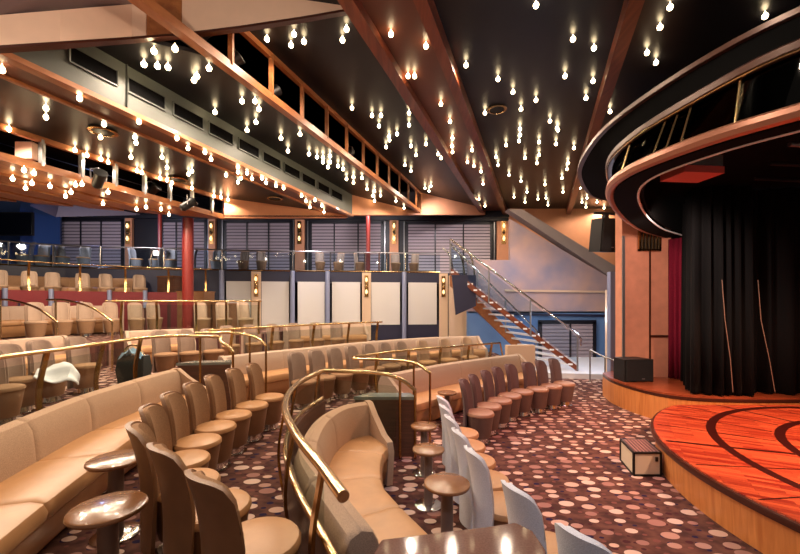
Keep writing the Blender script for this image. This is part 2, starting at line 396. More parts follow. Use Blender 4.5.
# windows with blinds along the balcony
WIN = [(62, 123), (163, 206), (226, 291), (311, 382), (407, 491)]
for i, (a, b) in enumerate(WIN):
    Y = WBY-.06
    top, bot = 220+i*.7, 285
    p0, p1 = P(a, bot, Y), P(b, top, Y); w = p1.x-p0.x; h = p1.z-p0.z
    win = bpy.data.objects.new('window_%d' % (i+1), None); col.objects.link(win); win.location = (p0.x, Y, p0.z)
    struct(win, 'balcony window with closed mauve slats, %s from the far blue wall' % ORD[i], 'window')
    fr = MB()
    for x in (0, w): fr.box((x, 0, h/2), (.12, .14, h))
    fr.box((w/2, 0, h), (w+.12, .14, .14)); fr.box((w/2, 0, 0), (w+.12, .14, .1))
    fr.build('window_frame', M['frame_dark'], win, False)
    tr = MB()
    tr.box((-.14, -.06, h/2), (.05, .06, h+.1)); tr.box((w+.14, -.06, h/2), (.05, .06, h+.1))
    tr.build('window_trim', M['steel'], win, False)
    bl = thing('venetian_blind', 'closed mauve slatted blind in the %s balcony window from the blue wall' % ORD[i], 'blind', (p0.x, Y-.05, p0.z), group='balcony window blinds')
    MB().box((w/2, .03, h/2), (w-.1, .02, h-.1)).build('backing', M['blind_gap'], bl, False)
    sl = MB(); ns = 19
    for k in range(ns):
        z = .08+(h-.16)*(k+.5)/ns; hh = (h-.16)/ns
        sl.add([(.06, -.035, z-hh*.42), (w-.06, -.035, z-hh*.42), (w-.06, .0, z+hh*.36), (.06, .0, z+hh*.36),
                (.06, -.03, z-hh*.42), (w-.06, -.03, z-hh*.42), (w-.06, .006, z+hh*.36), (.06, .006, z+hh*.36)],
               [(0, 1, 2, 3), (7, 6, 5, 4), (0, 4, 5, 1), (1, 5, 6, 2), (2, 6, 7, 3), (3, 7, 4, 0)])
    sl.build('slats', M['blind'], bl, False)
    for k in (1, 2):
        MB().box((w*k/3, -.05, h/2), (.06, .03, h-.1)).build('divider', M['frame_dark'], bl, False)
for i, px in enumerate((129.5, 212.5, 300, 394, 503)):
    p = P(px, 245, WBY-.12); wd = (.32, .32, .45, .42, .6)[i]
    struct(MB().box((p.x, p.y, 4.6), (wd, .16, 3.1)).build('trim_%d' % (9+i), M['peach'], smooth=False), 'peach pier between balcony windows, %s from the blue wall' % ORD[i], 'pier')
    sconce(Vector((p.x, p.y-.12, H+ (303-233)/F*p.y)), 1.5, 'lit twin brass sconce on the %s pier between the balcony windows' % ORD[i], group='lit sconces between the balcony windows')
struct(MB().bar(P(55, 216, WBY-.2), P(508, 219.5, WBY-.2), .2, .16).build('trim_14', M['frame_dark'], smooth=False), 'dark header above the balcony windows', 'trim')
# window beside the stairs
p0, p1 = P(540, 372, WY-.06), P(594, 322, WY-.06); w = p1.x-p0.x; h = p1.z-p0.z
win = bpy.data.objects.new('window_6', None); col.objects.link(win); win.location = (p0.x, WY-.06, p0.z); struct(win, 'low shuttered window in the blue wall beside the stairs', 'window')
fr = MB()
for x in (0, w): fr.box((x, 0, h/2), (.12, .1, h))
fr.box((w/2, 0, h), (w+.12, .1, .14)); fr.build('window_frame', M['frame_dark'], win, False)
sl = MB(); sl.box((w/2, .02, h/2), (w, .02, h))
for k in range(14): sl.box((w/2, -.02, h*(k+.5)/14), (w-.1, .03, h/14*.72))
sl.build('shutter_slats', M['blind'], win, False)
MB().box((w*.55, -.04, h/2), (.06, .05, h)).build('divider', M['frame_dark'], win, False)
# tv in the far balcony corner
t = thing('wall_screen', 'large black screen on the far blue balcony wall', 'television', P(12, 224, 15.6))
MB().box((0, 0, 0), (1.75, .08, .95)).build('bezel', M['black'], t, False)
MB().box((0, -.05, 0), (1.66, .02, .86)).build('screen', M['screen'], t, False)
struct(MB().hexa([P(30, 206, 14.6), P(60, 200, 16.5), P(140, 215, 18.4), P(56, 217, 16.5)], (0, 0, .05)).build('ceiling_balcony', M['ceil_grey'], smooth=False), 'pale ceiling over the far balcony corner', 'ceiling')

# ------------------------------------------------------------------ ceiling
HZ = 4.5
def uquad(name, corners, th, m, label, cat='ceiling'):
    return struct(MB().hexa([U(*c) for c in corners], (0, 0, th)).build(name, m, smooth=False), label, cat)
uquad('ceiling', [(-16, -1.5, HZ), (14, -1.5, HZ), (6.5, 18.7, HZ), (-21, 18.7, HZ)], .1, M['ceil_dark'], 'dark glossy ceiling studded with small bulbs')
uquad('ceiling_strip', [(-2.73, 2, HZ-.1), (-1.7, 2, HZ-.1), (-1.7, 18.4, HZ-.1), (-2.73, 18.4, HZ-.1)], .09, M['ceil_brown'], 'brown glossy ceiling strip between two wooden beams')
def ubeam(name, u, hz0, hz1, w, Y0, Y1, m, label):
    b = MB(); q = [U(u-w/2, Y0, hz0), U(u+w/2, Y0, hz0), U(u+w/2, Y1, hz0), U(u-w/2, Y1, hz0)]
    b.hexa(q, (0, 0, hz1-hz0)); return struct(b.build(name, m, smooth=False), label, 'beam')
ubeam('ceiling_beam', -2.73, HZ-.26, HZ, .22, 2, 18.5, M['beam'], 'red brown ceiling beam at the far side of the brown strip')
ubeam('ceiling_beam.001', -1.68, HZ-.26, HZ, .2, 2, 18.5, M['beam'], 'red brown ceiling beam at the stage side of the brown strip')
ubeam('ceiling_beam.002', 1.36, HZ-.26, HZ, .22, 2, 18.5, M['beam'], 'red brown ceiling beam nearest the round stage canopy')
# lower panel beside the catwalk, duct, lower strips
uquad('ceiling_panel', [(-6.39, 4.9, 3.68), (-4.95, 5.75, 3.68), (-4.9, 15.6, 3.68), (-6.39, 13.1, 3.68)], .06, M['ceil_dark'], 'dark bulb studded soffit between catwalk and duct')
d = MB(); d.hexa([U(-6.39, 4.0, 2.995), U(-6.39, 13.1, 2.995), U(-6.39, 13.1, 3.72), U(-6.39, 4.0, 3.72)], (-.25, 0, 0))
struct(d.build('wall_duct', M['duct'], smooth=False), 'grey green bulkhead with long dark vents', 'bulkhead')
d = MB(); 
for Yp in (5.94,): d.bar(U(-6.375, Yp, 3.0), U(-6.375, Yp, 3.7), .015, .03, (1, 0, 0))
struct(d.build('trim_15', M['duct'], smooth=False), 'vertical joint in the grey bulkhead', 'trim')
VX = [(66, 116), (125, 164), (171, 202), (207, 232), (237, 258), (261.5, 279.5), (283, 299), (301, 314.5), (317, 328.5), (330.5, 341.5)]
def uY(u, px): return -F*u/(540-px)
for i, (a, b) in enumerate(VX):
    Ya, Yb = uY(-6.39, a), uY(-6.39, b)
    Ya += .02
    v = thing('air_vent', 'long dark slot vent in the grey bulkhead, %s from the near end' % ORD[i], 'vent', U(-6.38, Ya, 3.4), group='slot vents in the grey bulkhead')
    q = [U(-6.38, Ya, 3.27), U(-6.38, Yb, 3.27), U(-6.38, Yb, 3.50), U(-6.38, Ya, 3.50)]
    MB().hexa([local(v, p) for p in q], (.012, 0, 0)).build('vent_opening', M['void'], v, False)
    fr = MB(); q = [local(v, p)+Vector((.01, 0, 0)) for p in q]
    for k in range(4): fr.bar(q[k], q[(k+1) % 4], .025, .025)
    fr.build('vent_frame', M['duct'], v, False)
ubeam('trim_16', -6.42, 2.93, 3.0, .16, 3.6, 13.1, M['orange_edge'], 'orange wood edge along the bottom of the bulkhead')
uquad('ceiling_strip.001', [(-7.0, 3.4, 2.98), (-6.48, 3.4, 2.98), (-6.48, 13.0, 2.98), (-7.0, 12.6, 2.98)], .06, M['ceil_brown'], 'narrow brown ceiling strip below the bulkhead')
ubeam('trim_17', -7.02, 2.94, 3.0, .07, 3.4, 12.6, M['orange_edge'], 'thin orange strip beside the narrow brown ceiling')
uquad('ceiling_panel.001', [(-9.0, 3.0, 2.995), (-7.03, 3.0, 2.995), (-7.03, 12.6, 2.995), (-9.0, 10.96, 2.995)], .06, M['ceil_dark'], 'dark low ceiling between bulkhead and far catwalk')
# orange end fascias
def fasc(name, a, b, label):
    q = [U(*a[0]), U(*b[0]), U(*b[1]), U(*a[1])]
    return struct(MB().hexa(q, (-.12, .14, 0)).build(name, M['peach'], smooth=False), label, 'fascia')
fasc('wall_fascia', ((-8.99, 10.96, 2.42), (-8.99, 10.96, 3.0)), ((-6.5, 13.05, 2.9), (-6.5, 13.05, 3.0)), 'orange wedge closing the end of the low ceiling')
fasc('wall_fascia.001', ((-6.39, 13.1, 2.995), (-6.39, 13.1, 3.74)), ((-4.84, 15.7, 3.6), (-4.84, 15.7, 3.74)), 'orange wedge closing the end of the bulb soffit')
fasc('wall_fascia.002', ((-4.84, 15.7, 3.6), (-4.84, 15.7, 4.5)), ((-2.6, 18.3, 4.2), (-2.6, 18.3, 4.5)), 'orange wedge beside the end of the catwalk')
uquad('ceiling_panel.002', [(-8.99, 10.96, 2.45), (-6.5, 13.05, 2.92), (-12, 18.5, 4.3), (-19, 18.5, 4.3)], .05, M['frame_dark'], 'dark balcony soffit below the orange wedges')
# lighting catwalks
def catwalk(u, hz0, hz1, Y0, Y1, posts, label, depth, wrail, Yi):
    t = thing('lighting_catwalk', label, 'catwalk', U(u, Y0, hz0))
    L = lambda *a: local(t, U(*a))
    b = MB(); b.hexa([L(u-wrail, Y0-1, hz0-.04), L(u+.03, Y0-1, hz0-.04), L(u+.03, Y1, hz0-.04), L(u-wrail, Y1, hz0-.04)], (0, 0, .13)); b.build('bottom_rail', M['orange_edge'], t, False)
    b = MB(); b.hexa([L(u-.06, Y0-.6, hz1-.1), L(u+.03, Y0-.6, hz1-.1), L(u+.03, Y1, hz1-.1), L(u-.06, Y1, hz1-.1)], (0, 0, .1)); b.build('top_rail', M['orange_edge'], t, False)
    for Y in posts:
        MB().bar(L(u, Y, hz0+.05), L(u, Y, hz1-.05), .07, .07, (0, 1, 0)).build('post', M['orange_edge'] if u > -6 else M['steel'], t, False)
    MB().hexa([L(u-depth, Yi, hz0+.06), L(u-depth, Y1, hz0+.06), L(u-depth, Y1, hz1-.02), L(u-depth, Yi, hz1-.02)], (-.05, 0, 0)).build('back_panel', M['void'], t, False)
    MB().hexa([L(u-depth, Yi, hz0+.07), L(u-.1, Yi, hz0+.07), L(u-.1, Y1, hz0+.07), L(u-depth, Y1, hz0+.07)], (0, 0, .02)).build('deck', M['void'], t, False)
    MB().hexa([L(u-depth, Yi, hz1), L(u-.06, Yi, hz1), L(u-.06, Y1, hz1), L(u-depth, Y1, hz1)], (0, 0, .03)).build('roof', M['void'], t, False)
    return t
catwalk(-4.84, 3.68, 4.5, 5.4, 15.6, [6.03+.903*k for k in range(11)], 'long open lighting catwalk with orange posts under the dark ceiling', 1.3, .12, 5.95)
catwalk(-8.99, 2.42, 2.995, 5.0, 10.9, [5.15+.6*k for k in range(10)], 'far low lighting catwalk with grey posts above the terraces', 1.1, .35, 4.0)
def stage_light(p, rz, label, s=1, tilt=.9):
    t = thing('stage_light', label, 'spotlight', p, rz, 'black stage lights in the catwalks')
    b = MB().lathe([(.05*s, -.16*s), (.085*s, -.12*s), (.09*s, .1*s), (.11*s, .18*s), (.1*s, .19*s)], 16)
    o = b.build('lamp_housing', M['black'], t); o.rotation_euler = (tilt, 0, 0)
    y = MB().tube([(.11*s, 0, 0), (.12*s, 0, .18*s), (0, 0, .22*s), (-.12*s, 0, .18*s), (-.11*s, 0, 0)], .012*s, 8); y.build('mounting_yoke', M['steel'], t)
    o2 = MB().lathe([(.02*s, .1*s), (.08*s, .165*s), (.082*s, .17*s)], 14).build('lens', M['steel'], o)
    return t
for i, (px, Yo) in enumerate(((220, 0), (250, 0), (287, 0), (360, .2))):
    Y = uY(-4.84, px)
    stage_light(U(-5.15, Y, 3.68+.32), 1.2+i*.5, 'black stage light inside the orange posted catwalk, %s from its near end' % ORD[i], 1.0)
for i, px in enumerate((92, 172, 182)):
    Y = uY(-8.85, px)
    stage_light(U(-8.72 if i != 1 else -9.35, Y, 2.42+(.0 if i != 1 else .26)), .9+i*.6, 'black stage light on the far low catwalk, %s from its near end' % ORD[i], 1.1)
v = MB().box((0, 0, 0), (.3, .12, .3)).build('control_box', M['cream'], smooth=False, origin=None); v.location = U(-9.3, uY(-9.2, 32), 2.75)
tag(v, 'small pale control box inside the far low catwalk', 'box')
# wood slat ceiling far side, stepped ends
for k in range(6):
    u0, u1 = -9.35-.62*k, -9.9-.62*k
    Ye = 10.9-.55*k
    uquad('ceiling_slat' if k == 0 else 'ceiling_slat.%03d' % k, [(u0, 4.0, 2.40-.03*k), (u1, 4.0, 2.40-.03*k), (u1, Ye-.3, 2.40-.03*k), (u0, Ye, 2.40-.03*k)], .07, M['orange_edge'], 'orange wood ceiling board below the far catwalk, %s from it' % ORD[k])
uquad('ceiling_panel.003', [(-9.1, 4.0, 2.47), (-13.4, 4.0, 2.47), (-13.4, 8, 2.47), (-9.1, 10.9, 2.47)], .06, M['beam'], 'dark wood ceiling between the orange boards')
# curved cream bulkhead near the camera
def cream_band(name, lst, m, label):
    rows = []
    for px, Y, yt, yb in lst:
        a, b = P(px, yb, Y), P(px, yt, Y)
        rows.append([a, b, b+Vector((0, .08, .0)), a+Vector((0, .08, .0))])
    return struct(MB().loft(rows, True).build(name, m, smooth=False), label, 'bulkhead')
cream_band('wall_bulkhead', [(-60, 4.05, 22, 50), (0, 4.3, 15, 47), (60, 4.62, 10, 43), (132, 5.3, 4, 38), (146, 5.36, 3, 37)], M['cream'], 'cream curved bulkhead with a mauve ceiling above')
cream_band('wall_bulkhead.001', [(143, 5.36, -30, 37), (165, 5.44, -30, 36), (182, 5.5, -30, 34.5)], M['orange_edge'], 'orange wood return at the joint of the cream bulkheads')
cream_band('wall_bulkhead.002', [(182, 5.48, -30, 34), (240, 5.55, -30, 27), (300, 5.7, -30, 18), (352, 5.85, -30, 9)], M['cream'], 'cream curved bulkhead beside the first ceiling beam')
cream_band('wall_bulkhead.003', [(358, 5.9, -30, 6), (415, 5.9, -30, 2)], M['cream'], 'small cream bulkhead end between the twin beams')
bb = MB(); bb.loft([[P(px, y, Y)+Vector((0, -.015, -.02)), P(px, y, Y)+Vector((0, -.015, .015)), P(px, y, Y)+Vector((0, .09, .015)), P(px, y, Y)+Vector((0, .09, -.005))] for px, y, Y in ((-60, 50, 4.05), (0, 47.5, 4.3), (60, 43.5, 4.62), (132, 38.5, 5.3), (182, 34.5, 5.48), (240, 27.5, 5.55), (300, 18.5, 5.7), (352, 9.5, 5.85))], True)
struct(bb.build('trim_18', M['stagetrim'], smooth=False), 'dark lower edge of the cream bulkheads', 'trim')
struct(MB().hexa([P(-60, 22, 4.05), P(0, 15, 4.3), P(132, 4, 5.3), P(140, -60, 4.4), P(-60, -60, 3.2)], (0, 0, .08)).build('ceiling_near', M['ceil_grey'], smooth=False), 'mauve grey ceiling above the cream bulkhead', 'ceiling')
# round ceiling speakers
for i, (px, py, hz, lab) in enumerate(((497, 109, 4.49, 'round brass ringed ceiling speaker between two beams'), (103, 131, 2.985, 'round ceiling speaker in the low dark ceiling'), (275, 198, 2.985, 'round ceiling speaker near the orange wedge'), (178, 179, 2.985, 'round fitting beside the far catwalk'))):
    Y = F*hz/(HY-py); p = Vector(((px-CX)/F*Y, Y, H+hz))
    t = thing('ceiling_speaker', lab, 'speaker', p)
    MB().lathe([(.2, 0), (.22, -.02), (.17, -.03), (.17, -.01)], 24).build('rim', M['bronze'], t)
    MB().lathe([(.17, -.005), (.165, -.012), (.01, -.014)], 24).build('grille', M['grille'], t)
# bulbs
BULBS = {
 'main': (4.5, 'small bare bulb on the dark ceiling between the stage side beams', [(536,5),(573,39),(594,48),(565,76),(593,81),(586,98),(466,65),(498,79),(513,92),(536,100),(521,109),(485,113),(550,121),(557,128),(520,129),(520,135),(519,141),(539,142),(556,144),(574,148),(506,145),(496,157),(498,165),(525,158),(539,155),(537,163),(568,163),(567,169),(562,178),(509,175),(521,181),(545,184.5),(563,192),(527,192),(514,197),(525,202),(538,199),(546,198),(548,205),(558,130)]),
 'stage': (4.5, 'small bare bulb on the dark ceiling beside the round canopy', [(670,7),(660,27),(647,52.5),(656,62.5),(765,16),(610,111.5),(580,188),(587,198),(582,202),(597,202),(586,207),(604,208)]),
 'strip': (4.4, 'small bare bulb on the brown ceiling strip between twin beams', [(426,46),(414.5,76),(441,104),(450,121.5),(452.5,138),(391,34),(408,76),(452,146),(452.5,152),(472,150),(467.5,162),(474,166),(481,171.5),(483,184),(479,199),(485,206)]),
 'far': (4.5, 'small bare bulb on the dark ceiling next to the orange posted catwalk', [(267,39),(291,45),(294,34),(304,41.5),(346.5,29),(342.5,40),(352,108),(372,115.5),(381,115.5),(379,126),(389,136.5),(397,134),(409,113),(409,125),(411,146),(426,144),(416,155),(438,154),(441,158),(411,171),(425,188),(431,186),(429,191),(386,147),(389.5,140),(405,165)]),
 'soffit': (3.68, 'small bare bulb on the soffit between the catwalk and the vented bulkhead', [(144,64),(157.5,66),(168,67),(175,48.5),(154,51),(194,80),(197,76),(209,68),(242,101),(255,101),(256,122),(259,109),(215,112),(247,130),(281,138),(300,134),(288,151),(309,154),(317,157),(323,157.5),(330,156),(323,162),(330,162),(328,167),(338,166),(343,169),(346.5,179),(353.5,177),(353.5,182.5),(362,178),(367,189),(373,195.6),(374.5,191),(380.5,195.6),(374.5,201),(396,201),(404,208)]),
 'narrow': (2.97, 'small bare bulb on the narrow brown strip under the vented bulkhead', [(2,69.5),(79.5,98),(139,121.5),(177,138),(188,148),(205,152),(211,159),(238,167),(238,172),(247,173),(252,178.5),(262,178),(266,182.5),(276,185.6),(283.5,188),(301.6,195.6),(306,201),(315,200),(322,205.6),(324,212),(310,207)]),
 'low': (2.995, 'small bare bulb on the low dark ceiling above the far catwalk', [(9,129),(46,108),(46,117),(104,124),(100.5,137),(135,137),(136,142.6),(131,157),(162,157),(167,167.5),(188.5,174),(192,171),(226,175),(238,182),(241,178),(75,150),(87,155),(101,159),(108,162),(137,170.5),(142,172.5),(160,178),(167,180),(172,182.5),(192,188),(214,196),(221,197),(228,199.5),(247,205)]),
 'wood': (2.36, 'small bare bulb on the orange wooden ceiling over the far terraces', [(24,170),(34,173),(12.6,178.6),(32,183),(25.5,188),(50,186),(75.6,184.6),(82,184),(65.6,196),(71,192),(108,192),(103,203.5),(136.5,209),(146,207),(161,209),(169,214.5)]),
}
b0 = MB().lathe([(.008, 0), (.008, -.03), (.024, -.036), (.038, -.054), (.043, -.075), (.036, -.098), (.02, -.113), (.004, -.118)], 14).build('ceiling_bulb', M['bulb'])
first = True; bulb_pts = {}
for key, (hz, lab, pts) in BULBS.items():
    bulb_pts[key] = []
    for px, py in pts:
        Y = F*(hz-.07)/(HY-py); p = Vector(((px-CX)/F*Y, Y, H+hz))
        o = b0 if first else b0.copy()
        if not first: col.objects.link(o)
        first = False
        o.location = p; k_ = .78 if hz < 3.2 else .95; o.scale = (k_, k_, 1); tag(o, lab, 'ceiling bulb', 'bulbs: '+lab[16:])
        bulb_pts[key].append(p)

# ------------------------------------------------------------------ stage
disc = [(C[0]+3.15*cos(2*pi*k/96), C[1]+3.08*sin(2*pi*k/96)) for k in range(96)]
st = thing('thrust_stage', 'round red parquet stage with a pale wooden front', 'stage', (C[0], C[1], 0))
ns = 96; rows = []
MB().lathe([(3.10, 0), (3.12, .345)], 96).build('wooden_front', M['stagewood'], st)
MB().lathe([(3.05, .345), (3.16, .345), (3.17, .375), (3.16, .405), (3.05, .405)], 96).build('dark_edge', M['stagetrim'], st)
MB().lathe([(3.13, .38), (3.13, .42)], 96).build('parquet_floor', M['parquet'], st)
for o_ in st.children:
    for v_ in o_.data.vertices: v_.co.y = min(v_.co.y, 2.66)
def ring(r0, r1, z, a0=0, a1=2*pi, n=96):
    b = MB(); rr = []
    for k in range(n+1):
        a = a0+(a1-a0)*k/n; rr.append([(r0*cos(a), r0*sin(a), z), (r1*cos(a), r1*sin(a), z), (r1*cos(a), r1*sin(a), z+.003), (r0*cos(a), r0*sin(a), z+.003)])
    b.loft(rr, True); return b
for r in (2.46, 1.8): ring(r, r+.1, .419).build('inlay_ring', M['inlay'], st, False)
for k in range(28):
    a = 2*pi*k/28+.1; big_ = k % 4 == 0
    MB().bar(((.6 if big_ else 1.92)*cos(a), (.6 if big_ else 1.92)*sin(a), .4205), (3.09*cos(a), 3.09*sin(a), .4205), .045 if big_ else .016, .004).build('inlay_line', M['inlay'], st, False)
edge = spline([V2(p) for p in [(4.5, 8.55), (4.33, 7.8), (4.42, 6.95), (4.75, 6.5), (5.5, 6.32), (7.0, 6.3), (9.5, 6.3)]], .15)
for o_ in st.children:
    for v_ in o_.data.vertices: v_.co.y = min(v_.co.y, 2.66)
ms = thing('main_stage', 'main stage floor behind the round stage with a glossy wooden edge', 'stage', (5.5, 7.5, 0))
poly = [(p.x-5.5, p.y-7.5) for p in edge]+[(4.0, 1.9), (.2, 1.9)]
MB().prism(poly, 0, .42).build('wooden_front', M['stagewood'], ms, False)
MB().prism([(x*1.004, y*1.0+(-.01 if i < len(edge) else 0)) for i, (x, y) in enumerate(poly)], .42, .47).build('dark_edge', M['stagetrim'], ms, False)
MB().prism(poly, .47, .5).build('stage_floor', M['mainstage'], ms, False)
# stage step box
a, b, c = GZ(632, 476, 0), GZ(662, 476, 0), P(622, 438, 5.03)
sb = thing('stage_step', 'cream step box with dark edges against the round stage', 'step', (0, 0, 0))
ax = Vector((.32, 0, 0)); ay = Vector((.1, .44, 0)); o0 = Vector((a.x+.02, a.y, 0))
sb.location = o0
q = [Vector((0, 0, 0)), ax, ax+ay, ay]
MB().hexa([p+Vector((0, 0, .01)) for p in q], (0, 0, .26)).build('body', M['cream_panel'], sb, False)
fr = MB()
for i in range(4):
    fr.bar(q[i]+Vector((0, 0, .01)), q[i]+Vector((0, 0, .28)), .022, .022, (0, 1, 0)); fr.bar(q[i]+Vector((0, 0, .275)), q[(i+1) % 4]+Vector((0, 0, .275)), .022, .022); fr.bar(q[i]+Vector((0, 0, .012)), q[(i+1) % 4]+Vector((0, 0, .012)), .02, .02)
fr.build('frame', M['black'], sb, False)
MB().hexa([p+Vector((0, 0, .27)) for p in q], (0, 0, .014)).build('tread', M['stripe'], sb, False)
tr = MB()
for k in range(7):
    s0 = ax*((k+.6)/7.6); tr.bar(s0+ay*.04+Vector((0, 0, .286)), s0+ay*.96+Vector((0, 0, .286)), .014, .006)
tr.build('grip_strips', M['stagetrim'], sb, False)
MB().box((.27, -.006, .2), (.03, .012, .05)).build('handle_slot', M['black'], sb, False)
# wedge speaker on the stage and hanging speaker
def speaker(loc, w, dp, h, rz, label, name='loudspeaker', tilt=0):
    t = thing(name, label, 'loudspeaker', loc, rz)
    b = MB(); b.hexa([(-w/2, 0, 0), (w/2, 0, 0), (w/2*.8, dp, 0), (-w/2*.8, dp, 0)], (0, 0, h)); b.build('cabinet', M['black'], t, False)
    MB().box((0, -.012, h/2), (w*.9, .02, h*.92)).build('grille', M['grille'], t, False)
    MB().box((w*.12, -.026, h*.14), (.06, .008, .02)).build('badge', M['steel'], t, False)
    if tilt: t.rotation_euler = (tilt, 0, rz)
    return t
p = P(639, 377, 7.56); speaker((p.x, p.y, .5), .62, .4, .44, .12, 'black stage monitor speaker standing at the edge of the main stage')
p = P(609, 252, 8.6); s = speaker((p.x, p.y, p.z), .5, .4, .74, .25, 'black loudspeaker hanging on a bracket before the peach wall', 'hanging_speaker', .12)
MB().box((0, .2, .8), (.1, .1, .14)).build('bracket', M['black'], s, False)
MB().bar((-.3, .2, .86), (.75, .1, .86), .05, .05).build('mounting_arm', M['black'], s, False)
# curtains
def curtain(name, path, z0, z1, m, label, amp=.06, wl=.17):
    pts = resample(spline([V2(p) for p in path], .05), int(sum((Vector(a)-Vector(b)).length for a, b in zip(path, path[1:]))/.022))
    rows = [[], [], [], []]
    s = 0; ph = 0
    nn = normals(pts, (0, 0))
    for i, (p, n) in enumerate(zip(pts, nn)):
        if i: ph += (pts[i]-pts[i-1]).length/wl*2*pi*(1+.35*sin(i*.11))
        d = amp*(sin(ph)+.3*sin(ph*.37+1))
        for r, (z, f) in enumerate(((z0, 1.15), (z0+(z1-z0)*.35, 1.0), (z0+(z1-z0)*.7, .9), (z1, .75))):
            q = p+n*(d*f); rows[r].append((q.x, q.y, z))
    o = MB().loft(rows).build(name, m); md = o.modifiers.new('thick', 'SOLIDIFY'); md.thickness = .012
    return tag(o, label, 'curtain')
curtain('stage_curtain', [(5.62, 7.55), (5.25, 6.95), (5.02, 6.55), (5.35, 6.42), (5.9, 6.42)], .52, 3.99, M['velvet'], 'black velvet curtain leg at the near edge of the stage opening', .07, .19)
curtain('stage_curtain.001', [(5.8, 6.7), (7, 6.45), (9.4, 6.3)], .52, 3.99, M['velvet'], 'wide black velvet curtain closing the back of the round stage', .06, .28)
curtain('stage_curtain.002', [(5.56, 7.95), (5.62, 7.8), (5.68, 7.66)], .52, 3.36, M['velvet_red'], 'narrow maroon curtain between the wall and the black curtain', .04, .12)
# curtain tie cords
for i, (x0, x1) in enumerate(((758, 775), (722, 733))):
    o = MB().tube([P(x0, 280, 6.05), P(x0+3, 320, 6.03), P((x0+x1)/2+3, 360, 6.03), P(x1, 392, 6.05)], .005, 6).build('curtain_cord', M['tablepost']); tag(o, 'thin pale cord hanging against the wide black curtain' if i == 0 else 'fainter cord hanging near the fold of the black curtains', 'cord')
# vent grille on proscenium wall
vg = thing('brass_grille', 'brass framed vent grille on the wall under the canopy', 'vent', P(649, 240, 8.0))
MB().box((0, 0, 0), (.4, .04, .4)).build('backing', M['black'], vg, False)
f = MB()
for x in (-.21, .21): f.box((x, -.02, 0), (.04, .05, .46))
for z in (-.21, .21): f.box((0, -.02, z), (.46, .05, .04))
f.build('frame', M['bronze'], vg, False)
f = MB()
for k in range(5): f.box((-.14+.07*k, -.03, 0), (.02, .03, .4))
f.build('louvres', M['bronze'], vg, False)
# round canopy over the stage
P3 = [(4.6, 1.3), (3.5, 2.2), (2.96, 2.83), (2.62, 3.4), (2.45, 4.2), (2.73, 5.0), (3.6, 6.2), (4.6, 7.3), (5.5, 8.02)]
P2 = [(4.6, 1.4), (3.5, 2.25), (2.93, 2.8), (2.73, 3.4), (2.63, 4.4), (2.84, 5.26), (3.5, 6.3), (4.5, 7.4), (5.3, 8.02)]
P1 = [(4.6, 1.5), (3.5, 2.3), (2.98, 2.88), (2.72, 3.5), (2.58, 4.4), (2.63, 5.2), (2.98, 6.37), (3.75, 7.6), (4.2, 8.02)]
NR = 60
R1, R2, R3 = (resample(spline([V2(p) for p in q], .1), NR) for q in (P1, P2, P3))
N1, N2, N3 = (normals(r, (6.5, 4.5)) for r in (R1, R2, R3))
def at(R, N, n, z): return [p+k*n+Vector((0, 0, z)) for p, k in zip(R, N)]
def tr_(rows): return [list(x) for x in zip(*rows)]
cn = thing('stage_canopy', 'huge round black canopy with copper lips above the stage', 'canopy', (0, 0, 0))
prof = [(.0, 3.40), (-.035, 3.415), (-.055, 3.455), (-.045, 3.5), (0, 3.53), (.04, 3.5), (.04, 3.42)]
MB().loft(tr_([at(R3, N3, n, z) for n, z in prof]), True).build('copper_lip', M['copper'], cn)
MB().loft(tr_([at(R3, N3, n, z) for n, z in ((.04, 3.40), (.3, 3.42), (.3, 3.46), (.04, 3.46))]), True).build('soffit', M['void'], cn)
MB().tube([p for p in at(R3, N3, .31, 3.42)], .014, 8).build('pale_inner_trim', M['white'], cn)
MB().loft(tr_([at(R3, N3, n, z) for n, z in ((.05, 3.5), (.062, 3.5))]+[at(R2, N2, n, 3.92) for n in (.062, .05)]), True).build('glass_panel', M['glass_dark'], cn)
prof = [(.0, 3.9), (-.025, 3.91), (-.025, 3.965), (0, 3.985), (.06, 3.99), (.06, 3.9)]
MB().loft(tr_([at(R2, N2, n, z) for n, z in prof]), True).build('upper_lip', M['canopylip'], cn)
MB().tube(at(R2, N2, -.01, 3.895), .012, 8).build('brass_edge', M['brass'], cn)
MB().loft(tr_([at(R2, N2, .04, 3.99), at(R1, N1, .0, 4.2), at(R1, N1, .0, 4.24), at(R2, N2, .1, 4.03)]), True).build('dark_fascia', M['void'], cn)
prof = [(.02, 4.19), (-.04, 4.2), (-.04, 4.245), (.02, 4.25)]
MB().loft(tr_([at(R1, N1, n, z) for n, z in prof]), True).build('outer_lip', M['canopylip'], cn)
inner = at(R2, N2, .5, 0)
MB().prism([(p.x, p.y) for p in at(R2, N2, .08, 0)]+[(11.5, 8.02), (11.5, 1.4)], 4.02, 4.08).build('upper_ceiling', M['void'], cn, False)
MB().loft(tr_([at(R3, N3, .33, 3.46), at(R3, N3, .33, 4.02), at(R3, N3, .37, 4.02), at(R3, N3, .37, 3.46)]), True).build('inner_drum', M['void'], cn)
def ring_at_px(R, px):
    return [i for i in range(1, NR) if (CX+F*R[i-1].x/R[i-1].y-px)*(CX+F*R[i].x/R[i].y-px) <= 0]
for px in (619, 651, 664, 678, 751):
    ii = ring_at_px(R3, px)
    if not ii: continue
    i = min(ii); a = R3[i]+N3[i]*.05; k = min(range(NR), key=lambda q_: (R2[q_]-a).length); b = R2[k]+N2[k]*.03
    MB().tube([a+Vector((0, 0, 3.5)), b+Vector((0, 0, 3.92))], .011, 8).build('brass_post', M['brass'], cn)
